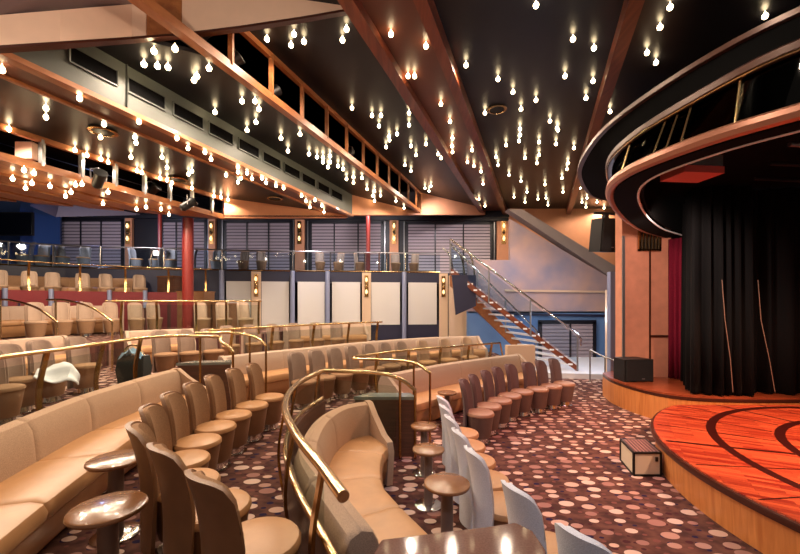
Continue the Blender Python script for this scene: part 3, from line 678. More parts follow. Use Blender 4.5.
for k in range(5):
    y = 3.2+.6*k; o = MB().tube([(3.75+.35*k, y, 3.86), (9, y+.5, 3.86)], .025, 8).build('lighting_pipe', M['steel'] if k == 2 else M['black']); tag(o, 'black rigging pipe under the canopy, %s from the front' % ORD[k], 'pipe', 'rigging pipes under the canopy')
p = P(690, 171, 4.6)
pj = thing('projector', 'boxy rose faced projector hanging under the stage canopy', 'projector', p)
MB().box((0, 0, .06), (.5, .36, .14), .1).build('housing', M['steel'], pj, False)
MB().box((0, -.02, -.045), (.5, .36, .08), .1).build('under_panel', M['projector'], pj, False)
MB().bar((0, .1, .12), (0, .1, .38), .05, .05, (0, 1, 0)).build('mount', M['black'], pj, False)

# ------------------------------------------------------------------ chairs
def shell(r_in, r_out, half, z0, z1, z1b, n=14, mz=9, lean=.07, waist=.0):
    b = MB(); rows_o, rows_i = [], []
    for i in range(n+1):
        t = -1+2*i/n; ro, ri = [], []
        zt = z1b+(z1-z1b)*max(0, 1-abs(t)**3.6)**.5
        for j in range(mz+1):
            z = z0+(zt-z0)*j/mz
            k = max(0, (z-.42))/.46
            w = 1-.16*(1-min(1, z/.5))
            a = pi+t*half*w
            off = -lean*k*k
            for r, lst in ((r_out, ro), (r_in, ri)):
                lst.append((r*cos(a)+off, r*sin(a), z))
        rows_o.append(ro); rows_i.append(ri)
    loop = [o+i[::-1] for o, i in zip(rows_o, rows_i)]
    b.loft(loop, True); return b
def make_chair(pal, label, group):
    cus, drum, back, pad = pal
    t = thing('tub_chair', label, 'chair', (0, 0, 0), 0, group)
    MB().lathe([(.15, 0), (.155, .012), (.125, .02), (.115, .09), (.105, .09)], 24).build('base', M['chrome'], t)
    MB().lathe([(.135, .085), (.152, .1), (.175, .25), (.196, .39), (.196, .405)], 24).build('seat_drum', M[drum], t)
    MB().lathe([(.196, .402), (.208, .412), (.208, .432), (.196, .45), (.15, .462), (.07, .468), (.01, .469)], 24).build('seat_cushion', M[cus], t)
    bk = shell(.217, .245, radians(47), .07, .9, .79).build('backrest', M[back], t)
    shell(.182, .219, radians(43), .44, .888, .78).build('back_pad', M[pad], bk)
    return t
PAL = {'up': ('fab_beige', 'fab_brown', 'fab_pale', 'fab_pale'), 'gold': ('lea_tan', 'lea_brown', 'lea_brown', 'fab_brown'), 'pale': ('lea_tan', 'lea_brown', 'fab_pale', 'fab_beige'),
       'grey': ('lea_tan', 'lea_brown', 'fab_cool_lit', 'fab_cool_lit'), 'mauve': ('lea_tan_pink_lit', 'lea_pink_lit', 'fab_pink_lit', 'fab_pink_lit'),  # same chair, with cool and pink light baked into the colours
       'mid': ('fab_brown', 'lea_brown', 'fab_mid', 'fab_mid'), 'deck': ('lea_tan', 'lea_grey', 'lea_grey', 'lea_grey')}
proto = {}
def chair(kind, loc, rz, label, group):
    if kind not in proto:
        c = make_chair(PAL[kind], label, group); c.location = loc; c.rotation_euler = (0, 0, rz); proto[kind] = c; return c
    return dup(proto[kind], loc, rz, label, group)
def chair_row(kind, seats, zf, fmt, group, face=None, ref=C, even=True):
    pts = []
    for px, py in seats:
        p = GZ(px, py, zf+.46) if isinstance(py, (int, float)) and zf+.46 < H else None
        pts.append(p)
    pts = [Vector((p.x, p.y, zf)) for p in pts]
    if even: pts = resample(spline(pts, .05), len(pts))
    place_row(kind, pts, fmt, group, face, ref)
    return pts
def place_row(kind, pts, fmt, group, face=None, ref=C, big=()):
    n = normals([Vector((p.x, p.y, 0)) for p in pts], ref)
    for i, p in enumerate(pts):
        a = math.atan2(n[i].y, n[i].x) if face is None else (face[i] if isinstance(face, list) else face)
        a += random.uniform(-.06, .06)
        c = chair(kind, p, a, fmt.replace('#', ORD[i]), group)
        if i in big: c.scale = (1.12, 1.12, 1.02)
    return pts
chair_row('gold', [(282, 399), (266, 406), (246, 415), (222, 425), (203, 437), (188, 450)], T1, '#', 'tan chairs before the long curved sofa') if False else None
# row before the near long sofa
pts = [Vector((x, y, T1)) for x, y in ((-1.83, 5.38), (-1.91, 4.95), (-1.96, 4.52), (-1.96, 4.09), (-1.92, 3.66), (-1.82, 3.23), (-1.56, 2.8), (-1.2, 2.47), (-.78, 2.11))]
place_row('gold', pts, 'golden brown chair before the long near sofa, # from its far aisle', 'golden brown chairs before the long near sofa',
          [-.12, -.08, -.05, .0, .05, .15, .6, .82, .95], big=(6, 7, 8))
# front row facing the stage, backs paled for the cool light
pts = [Vector((x, y, 0)) for x, y in ((.77, 4.78), (.76, 4.36), (.77, 3.94), (.79, 3.52), (.83, 3.08), (.97, 2.52), (1.13, 2.08))]
place_row('grey', pts, 'grey backed front row chair by the small tables, # from the mauve chairs', 'grey backed chairs in the near front row',
          [.2, .18, .16, .14, .14, .42, .6])
# front row towards the staircase, tinted for the pink stage light
chair_row('mauve', [(480, 411), (487, 405), (498, 399.5), (506, 395.5), (517, 391), (532, 388.5), (549, 385), (564, 382)], 0, 'mauve front row chair leading to the stairs, # from the grey backed chairs', 'mauve chairs in the far front row')
# second tier
chair_row('mid', [(304, 380), (322, 376.5), (340, 373), (357, 370), (374, 367), (391, 364.5), (407, 362.5)], T1, 'grey beige tub chair behind the brass corner rail, # from the near aisle', 'grey beige chairs of the second terrace')
place_row('pale', [Vector((.62, 8.6, T1)), Vector((1.15, 8.98, T1)), Vector((1.72, 9.4, T1))], 'pale tub chair above the sofa by the beige parapet, # from the grey beige chairs', 'pale chairs near the parapet', face=[-1.0, -1.15, -1.2])
# third tier
chair_row('mid', [(2, 386), (22, 377), (47, 371), (86, 364)], T2, 'brown tub chair behind the near sofa and its brass rail, # from the picture edge', 'brown chairs behind the near sofa', face=[-.15, -.2, -.25, -.3])
chair_row('mid', [(166, 353), (190, 351.5), (214, 349.8)], T2, 'grey beige tub chair in front of the big red column, # from the dark bag', 'chairs before the big red column', face=[-.55, -.6, -.6])
chair_row('mid', [(231, 344.5), (256, 342.5), (278, 341), (299, 339.5), (318, 338.7), (338, 338)], T2, 'grey beige tub chair under the pale balcony panels, # from the red column', 'chairs below the pale balcony panels')
# fourth tier
chair_row('up', [(36, 321), (62, 320), (88, 319), (110, 318.5), (133, 318), (155, 317.2)], T3, 'pale tub chair before the dark red parapet, # from the picture edge', 'pale chairs before the red parapet', face=-.75)
chair_row('up', [(203, 317.9), (223, 317.9), (246, 317.9)], T3, 'pale tub chair beyond the red column near the navy wall, # from the column', 'pale chairs beyond the column', face=-.8)
# fifth tier
pts = []
for px, Y in ((6, 10.9), (37, 11.3), (60, 11.8), (90, 12.1), (113, 12.4), (146, 12.85)): pts.append(Vector(((px-CX)/F*Y-.12, Y-.1, T4)))
place_row('up', pts, 'pale tub chair above the dark red parapet, # from the picture edge', 'pale chairs above the red parapet', face=-.8)
# balcony chairs
pts = []
for px in (-6, 24, 42, 62, 84): p = deck_pt(px); q = p+p.normalized()*.75; pts.append(Vector((q.x, q.y, TD)))
place_row('deck', pts, 'grey balcony chair behind the rail by the blue wall, # from the picture edge', 'grey balcony chairs', face=[-.9, -2.6, -1.2, -.4, -1.2])
pts = []
for px in (136, 154, 171, 189, 216): p = deck_pt(px); q = p+p.normalized()*.8; pts.append(Vector((q.x, q.y, TD)))
place_row('deck', pts, 'bluish grey balcony chair above the navy wall, # from the window pier', 'bluish balcony chairs', face=[-.2, -2.9, -1.2, -2.6, -1.5])
pts = []
for px in (243, 262, 320, 338, 360, 396, 414): p = deck_pt(px); q = p+p.normalized()*.7; pts.append(Vector((q.x, q.y, TD)))
place_row('pale' if False else 'mid', pts, 'beige balcony chair above the pale panels, # from the navy end', 'beige balcony chairs', face=[-1.6, -1.2, -1.3, -1.9, -.3, -1.5, -1.9])

# ------------------------------------------------------------------ sofas
def sofa(path, zf, nseg, ref, label, mats=('fab_beige', 'lea_tan', 'lea_tan'), crest=.8, group=None, name='banquette_sofa', endpanel=(True, True)):
    pts = resample(spline([V2(p) for p in path], .1), nseg*12+1); nn = normals(pts, ref)
    t = thing(name, label, 'sofa', (pts[len(pts)//2].x, pts[len(pts)//2].y, zf), 0, group)
    o = Vector((t.location.x, t.location.y, 0))
    k = crest/.8
    BP = [(-.13, .05), (-.14, .5*k), (-.125, .68*k), (-.08, .77*k), (-.01, .80*k), (.06, .775*k), (.1, .70*k), (.12, .58*k), (.13, .42), (.12, .05)]
    SP = [(.1, .3), (.6, .29), (.645, .33), (.655, .385), (.63, .435), (.56, .46), (.3, .455), (.12, .44)]
    FP = [(.1, .03), (.5, .03), (.56, .1), (.6, .2), (.615, .3), (.1, .3)]
    def sweep(prof, i0, i1, inset):
        cx = sum(p[0] for p in prof)/len(prof); cz = sum(p[1] for p in prof)/len(prof)
        rows = []
        seq = [(i0, .0, 1)]+[(i, 0, 0) for i in range(i0, i1+1)]+[(i1, 0, 1)]
        for j, (i, _, e) in enumerate(seq):
            p, n = pts[i], nn[i]
            d = (pts[min(i+1, len(pts)-1)]-pts[max(i-1, 0)]).normalized()
            sh = (.02 if j == 1 else -.02 if j == len(seq)-2 else 0)
            rr = []
            for a, z in prof:
                f = 1-(inset if e else 0)/max(.1, math.hypot(a-cx, z-cz))
                aa, zz = cx+(a-cx)*f, cz+(z-cz)*f
                rr.append(p+n*aa+d*sh-o+Vector((0, 0, zz)))
            rows.append(rr)
        return MB().loft(rows, True)
    sweep(FP, 0, len(pts)-1, 0).build('base', M[mats[2]], t)
    for s in range(nseg):
        sweep(SP, s*12, s*12+12, .015).build('seat_cushion', M[mats[1]], t)
        sweep(BP, s*12, s*12+12, .012).build('back_cushion', M[mats[0]], t)
    for e, i in ((0, 0), (1, len(pts)-1)):
        if not endpanel[e]: continue
        p, n = pts[i], nn[i]; d = (pts[1]-pts[0]).normalized()*-1 if i == 0 else (pts[-1]-pts[-2]).normalized()
        prof = [(-.14, .02), (-.14, .66*k), (-.06, .80*k), (.04, .80*k), (.2, .68*k), (.45, .54), (.6, .5), (.64, .4), (.6, .02)]
        MB().hexa([p+n*a-o+Vector((0, 0, z)) for a, z in prof], d*.07).build('end_panel', M['lea_grey' if mats[0] == 'x' else mats[0]], t)
    return t
sofa([(-.42, 4.80), (-.66, 4.64), (-.8, 4.25), (-.83, 3.8), (-.77, 3.25), (-.61, 2.86), (-.4, 2.46), (-.2, 2.1)], 0, 4, (2, 3.5), 'tan leather sofa curving inside the polished brass rail', crest=.82, endpanel=(True, False))
sofa([(-.22, 6.52), (.45, 7.22), (1.05, 7.8), (2.1, 8.62), (2.75, 9.05)], 0, 4, C, 'curved beige sofa behind the mauve front row chairs', ('fab_pale', 'lea_tan', 'lea_tan'), .85)
sofa([(-2.72, 1.6), (-2.92, 2.3), (-3.1, 3.05), (-3.27, 3.85), (-3.3, 4.5), (-3.3, 5.15), (-3.25, 5.55)], T1, 5, (1, 3.8), 'long tan and beige sofa curving past the two near tables')
sofa([(-3.15, 6.9), (-2.6, 7.6), (-1.9, 8.35), (-1.2, 9.15), (-.4, 9.85), (.35, 10.4), (1.3, 10.9), (2.2, 11.1)], T1, 6, C, 'long beige sofa behind the grey beige chairs of the second terrace', ('fab_pale', 'lea_tan', 'lea_tan'))
sofa([(-6.9, 4.2), (-7.05, 5.2), (-7.0, 6.7), (-6.78, 7.7)], T2, 4, C, 'beige sofa on the third terrace behind the brown chairs', ('fab_pale', 'lea_tan', 'lea_tan'))
sofa([(-6.35, 9.0), (-5.85, 9.45), (-5.35, 9.8)], T2, 2, C, 'short beige sofa on the third terrace beside the dark bag', ('fab_pale', 'lea_tan', 'lea_tan'))
sofa([(-3.4, 11.55), (-3.0, 11.8), (-2.4, 12.15), (-1.2, 12.5)], T2, 3, C, 'beige sofa on the third terrace below the pale balcony panels', ('fab_pale', 'lea_tan', 'lea_tan'))
sofa([(-10.5, 8.4), (-10.35, 9.2), (-9.8, 10.5), (-9.0, 11.3), (-8.6, 11.6)], T3, 5, C, 'pale sofa at the foot of the dark red parapet', ('fab_pale', 'lea_tan', 'lea_tan'))
sofa([(-12.3, 11.3), (-11.6, 12.2), (-10.6, 13.0), (-9.4, 13.35), (-9.1, 13.42)], T4, 4, C, 'brown sofa along the navy wall of the highest terrace', ('fab_brown', 'lea_tan', 'lea_brown'))

# ------------------------------------------------------------------ tables
def make_table(label, r, h, group=None):
    t = thing('cocktail_table', label, 'table', (0, 0, 0), 0, group)
    MB().lathe([(.02, h-.035), (r*.8, h-.035), (r*.97, h-.028), (r, h-.015), (r*.98, h-.004), (r*.93, h), (.01, h+.0005)], 40).build('table_top', M['table'], t)
    MB().lathe([(.055, .02), (.052, h-.033)], 20).build('column', M['tablepost'], t)
    MB().lathe([(.165, 0), (.17, .01), (.15, .018), (.06, .026)], 32).build('base_plate', M['chrome'], t)
    return t
tb = make_table('round brown cocktail table nearest the camera before the long sofa', .2, .58, 'cocktail tables')
p = GZ(108, 506, T1+.58); tb.location = (p.x, p.y, T1); tb.scale = (.98, .98, 1)
def table(px, py, zf, label, s=1, h=.58, dy=0):
    p = GZ(px, py, zf+h); o = dup(tb, (p.x, p.y+dy, zf), 0, label, 'cocktail tables'); o.scale = (s, s, h/.58); return o
table(116, 458, T1, 'round brown cocktail table partly behind the nearest one', .95)
table(424, 425, 0, 'small round table farthest from the granite counter in the sofa bay', .8)
table(428.5, 448, 0, 'small round table in the middle of the brass railed sofa bay', .82)
table(447, 482, 0, 'small round table nearest the granite counter', .95)
table(447, 392, 0, 'small round table before the beige sofa near the mauve chairs', .8)

# granite counter at the near end of the sofa bay
gc = thing('granite_counter', 'brown granite topped counter at the near end of the railed bay', 'counter', (.3, 1.95, 0))
top = [(-.1, 2.04), (.2, 2.1), (.5, 2.16), (.66, 2.2), (.73, 2.12), (.74, 1.96), (.68, 1.55), (-.02, 1.5), (-.17, 1.8)]
tp = [(x-.3, y-1.95) for x, y in top]
MB().prism([(x*.93, y*.9) for x, y in tp], 0, .74).build('cabinet_body', M['cab'], gc, False)
o = MB().prism(tp, .74, .8).build('counter_top', M['granite'], gc, False); bv = o.modifiers.new('round', 'BEVEL'); bv.width = .012; bv.segments = 3
cc = thing('aisle_cabinet', 'dark low cabinet with a grey glass top at the sofa far end', 'cabinet', (-.12, 5.0, 0))
q = [P(357, 396, 5.25), P(378, 384, 5.75), P(408, 397, 5.2), P(398, 404, 5.0)]
ctop = [(-.6, 5.13), (-.42, 5.36), (.13, 5.36), (.2, 5.13)]
cl = [(x+.12, y-5.0) for x, y in ctop]
MB().prism(cl, 0, .76).build('cabinet_body', M['cab'], cc, False)
MB().prism([(x*1.04, y) for x, y in cl], .76, .8).build('glass_top', M['tablecap'], cc, False)
c2 = dup(cc, (-3.02, 6.02, T1), .15, 'dark low cabinet with a grey glass top at the end of the long sofa')

# parapets
rows = []
pp = spline([V2(p) for p in B4], .3)
for p in pp:
    d = -p.normalized(); rows.append([p+Vector((0, 0, 1.1)), p+Vector((0, 0, 2.4)), p-d*.08+Vector((0, 0, 2.4)), p-d*.08+Vector((0, 0, 1.1))])
struct(MB().loft(rows, True).build('wall_parapet', M['redband'], smooth=False), 'dark red parapet in front of the highest terrace', 'parapet')
q = [GZ(504, 392, 0), GZ(531, 392, 0)]
struct(MB().box((3.0, 9.62, .5), (.72, .16, 1.0), .12).build('wall_parapet.001', M['beige_wall'], smooth=False), 'beige parapet end wall behind the mauve chairs', 'parapet')
struct(MB().prism([(3.4, 10.6), (6.4, 10.2), (7.6, 13.6), (3.4, 13.6)], 0, .14).build('floor.006', M['tread'], smooth=False), 'pale landing at the foot of the staircase', 'floor')  # pale tone includes the white stair light

# ------------------------------------------------------------------ brass rails
def rail(path, zf, label, posts=(), tails=(), glass=True, zb=None, r=.022, lean=.1, ref=C, m='brass', smooth=True, group='brass railings'):
    """path: 3D points of the hand rail; posts: fractions along it"""
    pts = spline(path, .1) if smooth else [Vector(p) for p in path]
    o = pts[len(pts)//2].copy(); o.z = zf
    t = thing('brass_railing', label, 'railing', o, 0, group)
    MB().tube([p-o for p in pts], r, 12).build('hand_rail', M[m], t)
    rs = resample(pts, 101)
    nn = normals([Vector((p.x, p.y, 0)) for p in rs], ref)
    for f in posts:
        i = int(f*100); p = rs[i]; n = nn[i]
        base = Vector((p.x, p.y, zf))
        d = (rs[min(i+1, 100)]-rs[max(i-1, 0)]); d.z = 0; d.normalize()
        mid = base.lerp(p, .5)-n*lean*.6
        q = [base-n*lean*.1, mid, p]
        b = MB(); sp = spline(q, .08)
        rows = []
        for s in sp:
            s = s-o; w, th = .028, .011
            rows.append([s+d*w+n*th, s-d*w+n*th, s-d*w-n*th, s+d*w-n*th])
        b.loft(rows, True).build('post', M['bronze' if m == 'brass' else m], t, False)
    if glass and posts:
        i0, i1 = int(posts[0]*100), int(posts[-1]*100)
        rows = []
        for i in range(i0, i1+1):
            p, n = rs[i], nn[i]; zb_ = zf+.12
            if p.z-.1 < zb_+.05: continue
            rows.append([Vector((p.x, p.y, zb_))-o, Vector((p.x, p.y, p.z-.1))-o, Vector((p.x, p.y, p.z-.1))+n*.01-o, Vector((p.x, p.y, zb_))+n*.01-o])
        if len(rows) > 2: MB().loft(rows, True).build('glass_panel', M['glass'], t, False)
    for tl in tails:
        MB().tube([Vector(p)-o for p in tl], r*.9, 10).build('end_post', M[m], t)
    return t
R0 = [(-.26, 1.77, 1.16), (-.44, 2.12, 1.16), (-.65, 2.5, 1.16), (-.87, 2.98, 1.16), (-1.0, 3.36, 1.16), (-1.1, 3.85, 1.16), (-1.12, 4.45, 1.16), (-1.02, 5.07, 1.16)]
t = rail(R0, T1, 'thick polished brass rail curving around the tan sofa', (.1, .3, .52, .74, .97), r=.03)
o = Vector(t.location)
MB().tube([p-o for p in spline([(x+.0, y, .8) for x, y, z in R0], .1)], .022, 10).build('lower_rail', M['brass'], t)
kp = spline([(x+.01, y, .31) for x, y, z in R0], .1); kn = normals([V2(p) for p in kp], C)
MB().loft([[p-o, p+Vector((0, 0, .46))-o, p+Vector((0, 0, .46))+n*.03-o, p+n*.03-o] for p, n in zip(kp, kn)], True).build('kick_panel', M['cab'], t, False)
R0t = spline([(-1.02, 5.07, 1.16), (-.32, 5.07, 1.13), (0, 5.07, 1.05), (.2, 5.07, .9)], .06)
MB().tube([p-o for p in R0t], .026, 10).build('aisle_rail', M['brass'], t)
for x, zt in ((.2, .9), (-.0, 1.04)): MB().tube([Vector((x, 5.07, 0))-o, Vector((x, 5.07, zt))-o], .018, 10).build('end_post', M['bronze'], t)
MB().hexa([Vector(p)-o for p in ((-1.0, 5.06, .35), (-.05, 5.06, .2), (-.05, 5.06, .95), (-1.0, 5.06, 1.06))], (0, .01, 0)).build('glass_panel', M['glass'], t, False)
# rail behind the beige sofa
R2_ = [(-.83, 6.77, 1.1), (0, 7.62, 1.1), (1.24, 8.42, 1.1), (2.39, 9.2, 1.1)]
t = rail(R2_, T1, 'brass rail behind the beige sofa and mauve chairs', (.15, .35, .55, .75, .93), tails=([(2.39, 9.2, 1.1), (2.46, 9.24, .8), (2.46, 9.24, T1)],))
o = Vector(t.location)
q = spline([P(353, 358.5, 6.77), P(400, 360.5, 6.0), P(418, 364.5, 5.75), P(430, 373, 5.62)], .06)
MB().tube([p-o for p in q], .024, 10).build('aisle_rail', M['brass'], t)
for e in (q[-1], q[-6]): MB().tube([e-o, Vector((e.x, e.y, 0))-o], .016, 8).build('end_post', M['bronze'], t)
# rail behind the near sofa
R3_ = [(-3.6, 2.6, 1.55), (-3.68, 3.56, 1.55), (-3.66, 4.2, 1.55), (-3.7, 4.94, 1.55), (-3.66, 5.6, 1.55), (-3.3, 5.88, 1.55), (-2.6, 5.6, 1.55)]
t = rail(R3_, T2, 'brass rail running behind the long near sofa', (.06, .33, .52, .68), lean=.16)
o = Vector(t.location)
q = spline([(-2.6, 5.6, 1.55), P(220, 341.5, 5.5), P(228, 346, 5.48), P(233, 352, 5.48)], .05)
MB().tube([p-o for p in q], .022, 10).build('aisle_rail', M['brass'], t)
e = q[-1]; MB().tube([e-o, Vector((e.x, e.y, T1))-o], .018, 8).build('end_post', M['bronze'], t)
e = Vector((-3.0, 5.78, 1.55)); MB().tube([e-o, Vector((e.x, e.y, T1))-o], .016, 8).build('end_post', M['bronze'], t)
# rail above the second terrace sofa
R4_ = [(-3.5, 7.0, 1.55), (-3.0, 7.8, 1.55), (-2.08, 8.75, 1.55), (-1.25, 9.6, 1.55), (-.47, 10.15, 1.55)]
t = rail(R4_, T2, 'brass rail above the sofa of the second terrace', (.12, .32, .55, .78, .97), lean=.14)
o = Vector(t.location)
q = spline([P(196, 333, 6.9), P(232, 333, 6.5), P(255, 337, 6.4), P(266, 345.5, 6.3)], .06)
MB().tube([p-o for p in q], .022, 10).build('aisle_rail', M['brass'], t)
for e in (q[-1], q[-7]): MB().tube([e-o, Vector((e.x, e.y, T1))-o], .018, 8).build('end_post', M['bronze'], t)
# rails between third and fourth terrace
R5_ = [(-7.05, 9.2, 2.1), (-6.65, 9.75, 2.1), (-5.6, 10.12, 2.1), (-4.6, 10.48, 2.1), (-3.9, 10.85, 2.1)]
rail(R5_, T3, 'brass rail crossing behind the big red column', (.1, .3, .55, .75, .98), lean=.12)
for i, (x0, Y) in enumerate(((-8.5, 8.1), (-7.55, 8.35))):
    q = spline([(x0-.2, Y+.1, 2.12), (x0+.3, Y, 2.11), (x0+.95, Y-.1, 1.95), (x0+1.42, Y-.15, 1.66)], .08)
    e = q[-1]; f = q[3]
    rail(q, T2, 'curved brass stair rail between the upper terraces, %s from the picture edge' % ORD[i], tails=([e, (e.x, e.y, T2)], [f, (f.x, f.y, T2)]), glass=False, smooth=False)
# rail of the highest terrace
q = []
for p in spline([V2(p) for p in B4[1:]], .5): q.append(Vector((p.x, p.y, 3.2)))
rail(q, 2.4, 'brass rail on the dark red parapet', (.1, .28, .45, .62, .8, .97), lean=.12, glass=False)
for i, px in enumerate((7, 58, 105, 146)):
    bi = min(pp, key=lambda p: abs(CX+F*p.x/p.y-px)); d = -bi.normalized(); q = bi+d*.05
    tag(MB().lathe([(.06, 1.9), (.06, 2.45)], 12, (q.x, q.y, 0)).build('parapet_post', M['lav']), 'short pale post on the dark red parapet, %s from the picture edge' % ORD[i], 'post', 'posts on the red parapet')
# balcony rail with glass
q = [Vector((p.x, p.y, 0)) for p in dk if CX+F*p.x/p.y < 447]
t = thing('balcony_railing', 'long glass and steel railing along the balcony edge', 'railing', (0, 14, TD))
o = Vector(t.location); nn = normals(q, (0, 0))
q = [p+n*.0 for p, n in zip(q, nn)]
MB().tube([Vector((p.x, p.y, 4.02))-o for p in q], .025, 8).build('hand_rail', M['steel'], t)
MB().tube([Vector((p.x, p.y, TD+.03))-o for p in q], .03, 8).build('kerb_rail', M['brass'], t)
MB().loft([[Vector((p.x, p.y, TD+.06))-o, Vector((p.x, p.y, 3.96))-o, Vector((p.x, p.y, 3.96))+n*.012-o, Vector((p.x, p.y, TD+.06))+n*.012-o] for p, n in zip(q, nn)], True).build('glass_panel', M['glass_blue'], t, False)
for px in (8, 52, 100, 152, 164, 222, 293, 330, 365, 379, 386, 405):
    p = deck_pt(px); MB().tube([Vector((p.x, p.y, TD))-o, Vector((p.x, p.y, 4.02))-o], .03, 8).build('post', M['chrome'], t)

# ------------------------------------------------------------------ staircase
s = thing('staircase', 'open staircase with orange stringers and glass sides up to the balcony', 'stairs', (4.6, 11.4, 0))
o = Vector(s.location)
A0, A1 = Vector((1.75, 13.3, 3.1)), Vector((4.35, 12.3, .2))
off = Vector((.63, -1.5, 0)); B0, Bq = Vector((1.6, 12.25, 3.1)), A1+off
def stringer(a, b, h, m_):
    d = (b-a).normalized(); n = Vector((0, 0, 1))
    MB().hexa([a-o+n*.08, b-o+n*.08, b-o-n*h*.5, a-o-n*h], Vector((-off.x, -off.y, 0)).normalized()*.06).build('stringer', M[m_], s, False)
stringer(A0, A1, .46, 'orange_edge'); stringer(B0, Bq, .12, 'beam')
NT = 15
for k in range(NT):
    f = (k+.5)/NT; a, b = A0.lerp(A1, f), B0.lerp(Bq, f); w = (A1-A0)*(.6/NT); w.z = 0
    MB().hexa([a-w-o, b-w-o, b+w-o, a+w-o], (0, 0, .05)).build('tread', M['tread'], s, False)
for a, b, fs in ((A0, A1, (0.0, .33, .66, 1)), (B0, Bq, (0, .33, .66, 1))):
    up = Vector((0, 0, .98))
    hr = [a+up-o, b+up-o, b+up*.9+(b-a).normalized()*.12+Vector((0, 0, .02))-o]
    if a is B0: hr.append(b+(b-a).normalized()*.1+Vector((0, 0, .72))-o)
    MB().tube(hr, .03, 10).build('hand_rail', M['chrome'], s)
    for f in fs:
        p = a.lerp(b, f); MB().tube([p-o-Vector((0, 0, .1)), p+up-o], .026, 8).build('post', M['steel'], s)
    MB().hexa([a-o+Vector((0, 0, .15)), b-o+Vector((0, 0, .15)), b-o+Vector((0, 0, .88)), a-o+Vector((0, 0, .88))], (0, .012, 0)).build('glass_panel', M['glass_blue'], s, False)
# brass newel loops at the stair head
for i, px in enumerate((449, 460, 470)):
    p = P(px, 274, 13.5); q = spline([Vector((p.x+.18, p.y, 2.4)), Vector((p.x+.14, p.y, 3.2)), Vector((p.x, p.y, 3.75)), Vector((p.x-.22, p.y+.05, 3.98))], .08)
    tag(MB().tube(q, .03, 8).build('newel_post', M['brass'] if i else M['chrome']), ('bright steel curved post at the stair head' if i == 0 else 'curved brass post at the stair head, %s after the steel one' % ORD[i-1]), 'post')
# landing rail near the proscenium
q = [P(590, 350, 9.5), P(605, 357, 9.2), P(616, 361, 9.0)]
rail(q, .1, 'short dark hand rail by the landing next to the stage', glass=False, m='steel', tails=([q[0], (q[0].x, q[0].y, .1)], [q[1], (q[1].x, q[1].y, .1)]), r=.02)

# ------------------------------------------------------------------ columns, boxes, small things
def red_column(p, r, z0, z1, label):
    c = thing('red_column', label, 'column', (p[0], p[1], z0))
    MB().lathe([(r, 0), (r, z1-z0)], 24).build('shaft', M['redcol'], c)
    MB().lathe([(r*1.25, 0), (r*1.25, .06), (r*1.02, .08)], 24).build('base_collar', M['redcol'], c)
    return c
red_column((-5.99, 10.87), .145, T3, H+2.39, 'thick red column standing among the middle terraces')
red_column((-9.85, 15.8), .075, TD, 6.5, 'slim red column on the far balcony')
p = deck_pt(368); p = p+p.normalized()*.15; red_column((p.x, p.y), .085, TD, 6.5, 'slim red column at the balcony edge above the peach pier')
def cabinet(p, s, rz, m, label, name='side_cabinet'):
    c = thing(name, label, 'cabinet', p, rz)
    MB().box((0, 0, s[2]/2), s).build('body', M[m], c, False)
    MB().box((0, 0, s[2]+.012), (s[0]+.04, s[1]+.04, .025)).build('top', M['table'], c, False)
    for k in (-1, 1):
        MB().box((k*s[0]*.24, -s[1]/2-.008, s[2]*.5), (s[0]*.44, .016, s[2]*.84)).build('door', M[m], c, False)
    return c
p = P(172, 290, 13.4); cabinet((p.x, p.y, T4), (.75, .5, .85), -.3, 'cab', 'dark cabinet at the end of the highest terrace')
p = P(196, 302, 12.2); cabinet((p.x, p.y, T3), (.95, .5, 1.22), -.2, 'lea_brown', 'tan sideboard behind the thick red column')
p = P(226, 320, 12.3); cabinet((p.x, p.y, T3), (.65, .45, .85), -.3, 'lea_brown', 'brown low cabinet among the pale chairs beyond the column')
# bag and cloths
bp = GZ(134, 375, T2+.15); bg = thing('tote_bag', 'dark bag with pale blue tissue behind the long near sofa', 'bag', (bp.x, bp.y, T2))
MB().loft([[(x*w, y*d, z) for x, y in ((-.24, -.1), (.24, -.1), (.24, .1), (-.24, .1))] for z, w, d in ((0, .9, 1), (.25, 1.05, 1.2), (.5, .95, .9))], True).build('bag_body', M['darkbag'], bg)
MB().tube(spline([(-.2, 0, .5), (-.12, 0, .66), (.05, 0, .68), (.18, 0, .5)], .05), .014, 8).build('handle', M['bronze'], bg)
b = MB(); random.seed(3)
vs = []; n = 9
for i in range(n):
    for j in range(n):
        x, y = -.2+.4*i/(n-1), -.12+.2*j/(n-1); vs.append((x, y, .44+.16*max(0, 1-abs(x)*4)+random.uniform(-.05, .06)))
b.add(vs, [(i*n+j, (i+1)*n+j, (i+1)*n+j+1, i*n+j+1) for i in range(n-1) for j in range(n-1)])
o = b.build('tissue', M['bluecloth'], bg, False); o.modifiers.new('thick', 'SOLIDIFY').thickness = .006
cp = GZ(60, 383, T2+.35); n = 11; vs = []
for i in range(n):
    for j in range(n):
        x, y = -.24+.48*i/(n-1), -.2+.4*j/(n-1); vs.append((x, y, .06*sin(x*14+y*5)+.02*sin(y*25)-(.5*max(0, abs(x)-.1))+random.uniform(-.012, .012)))
o = MB().add(vs, [(i*n+j, (i+1)*n+j, (i+1)*n+j+1, i*n+j+1) for i in range(n-1) for j in range(n-1)]).build('folded_cloth', M['white'], None, True)
o.modifiers.new('thick', 'SOLIDIFY').thickness = .01
o.location = (cp.x+.0, cp.y, T2+.5); o.rotation_euler = (.5, .3, .7); tag(o, 'white cloth draped behind the brass rail of the near sofa', 'cloth')

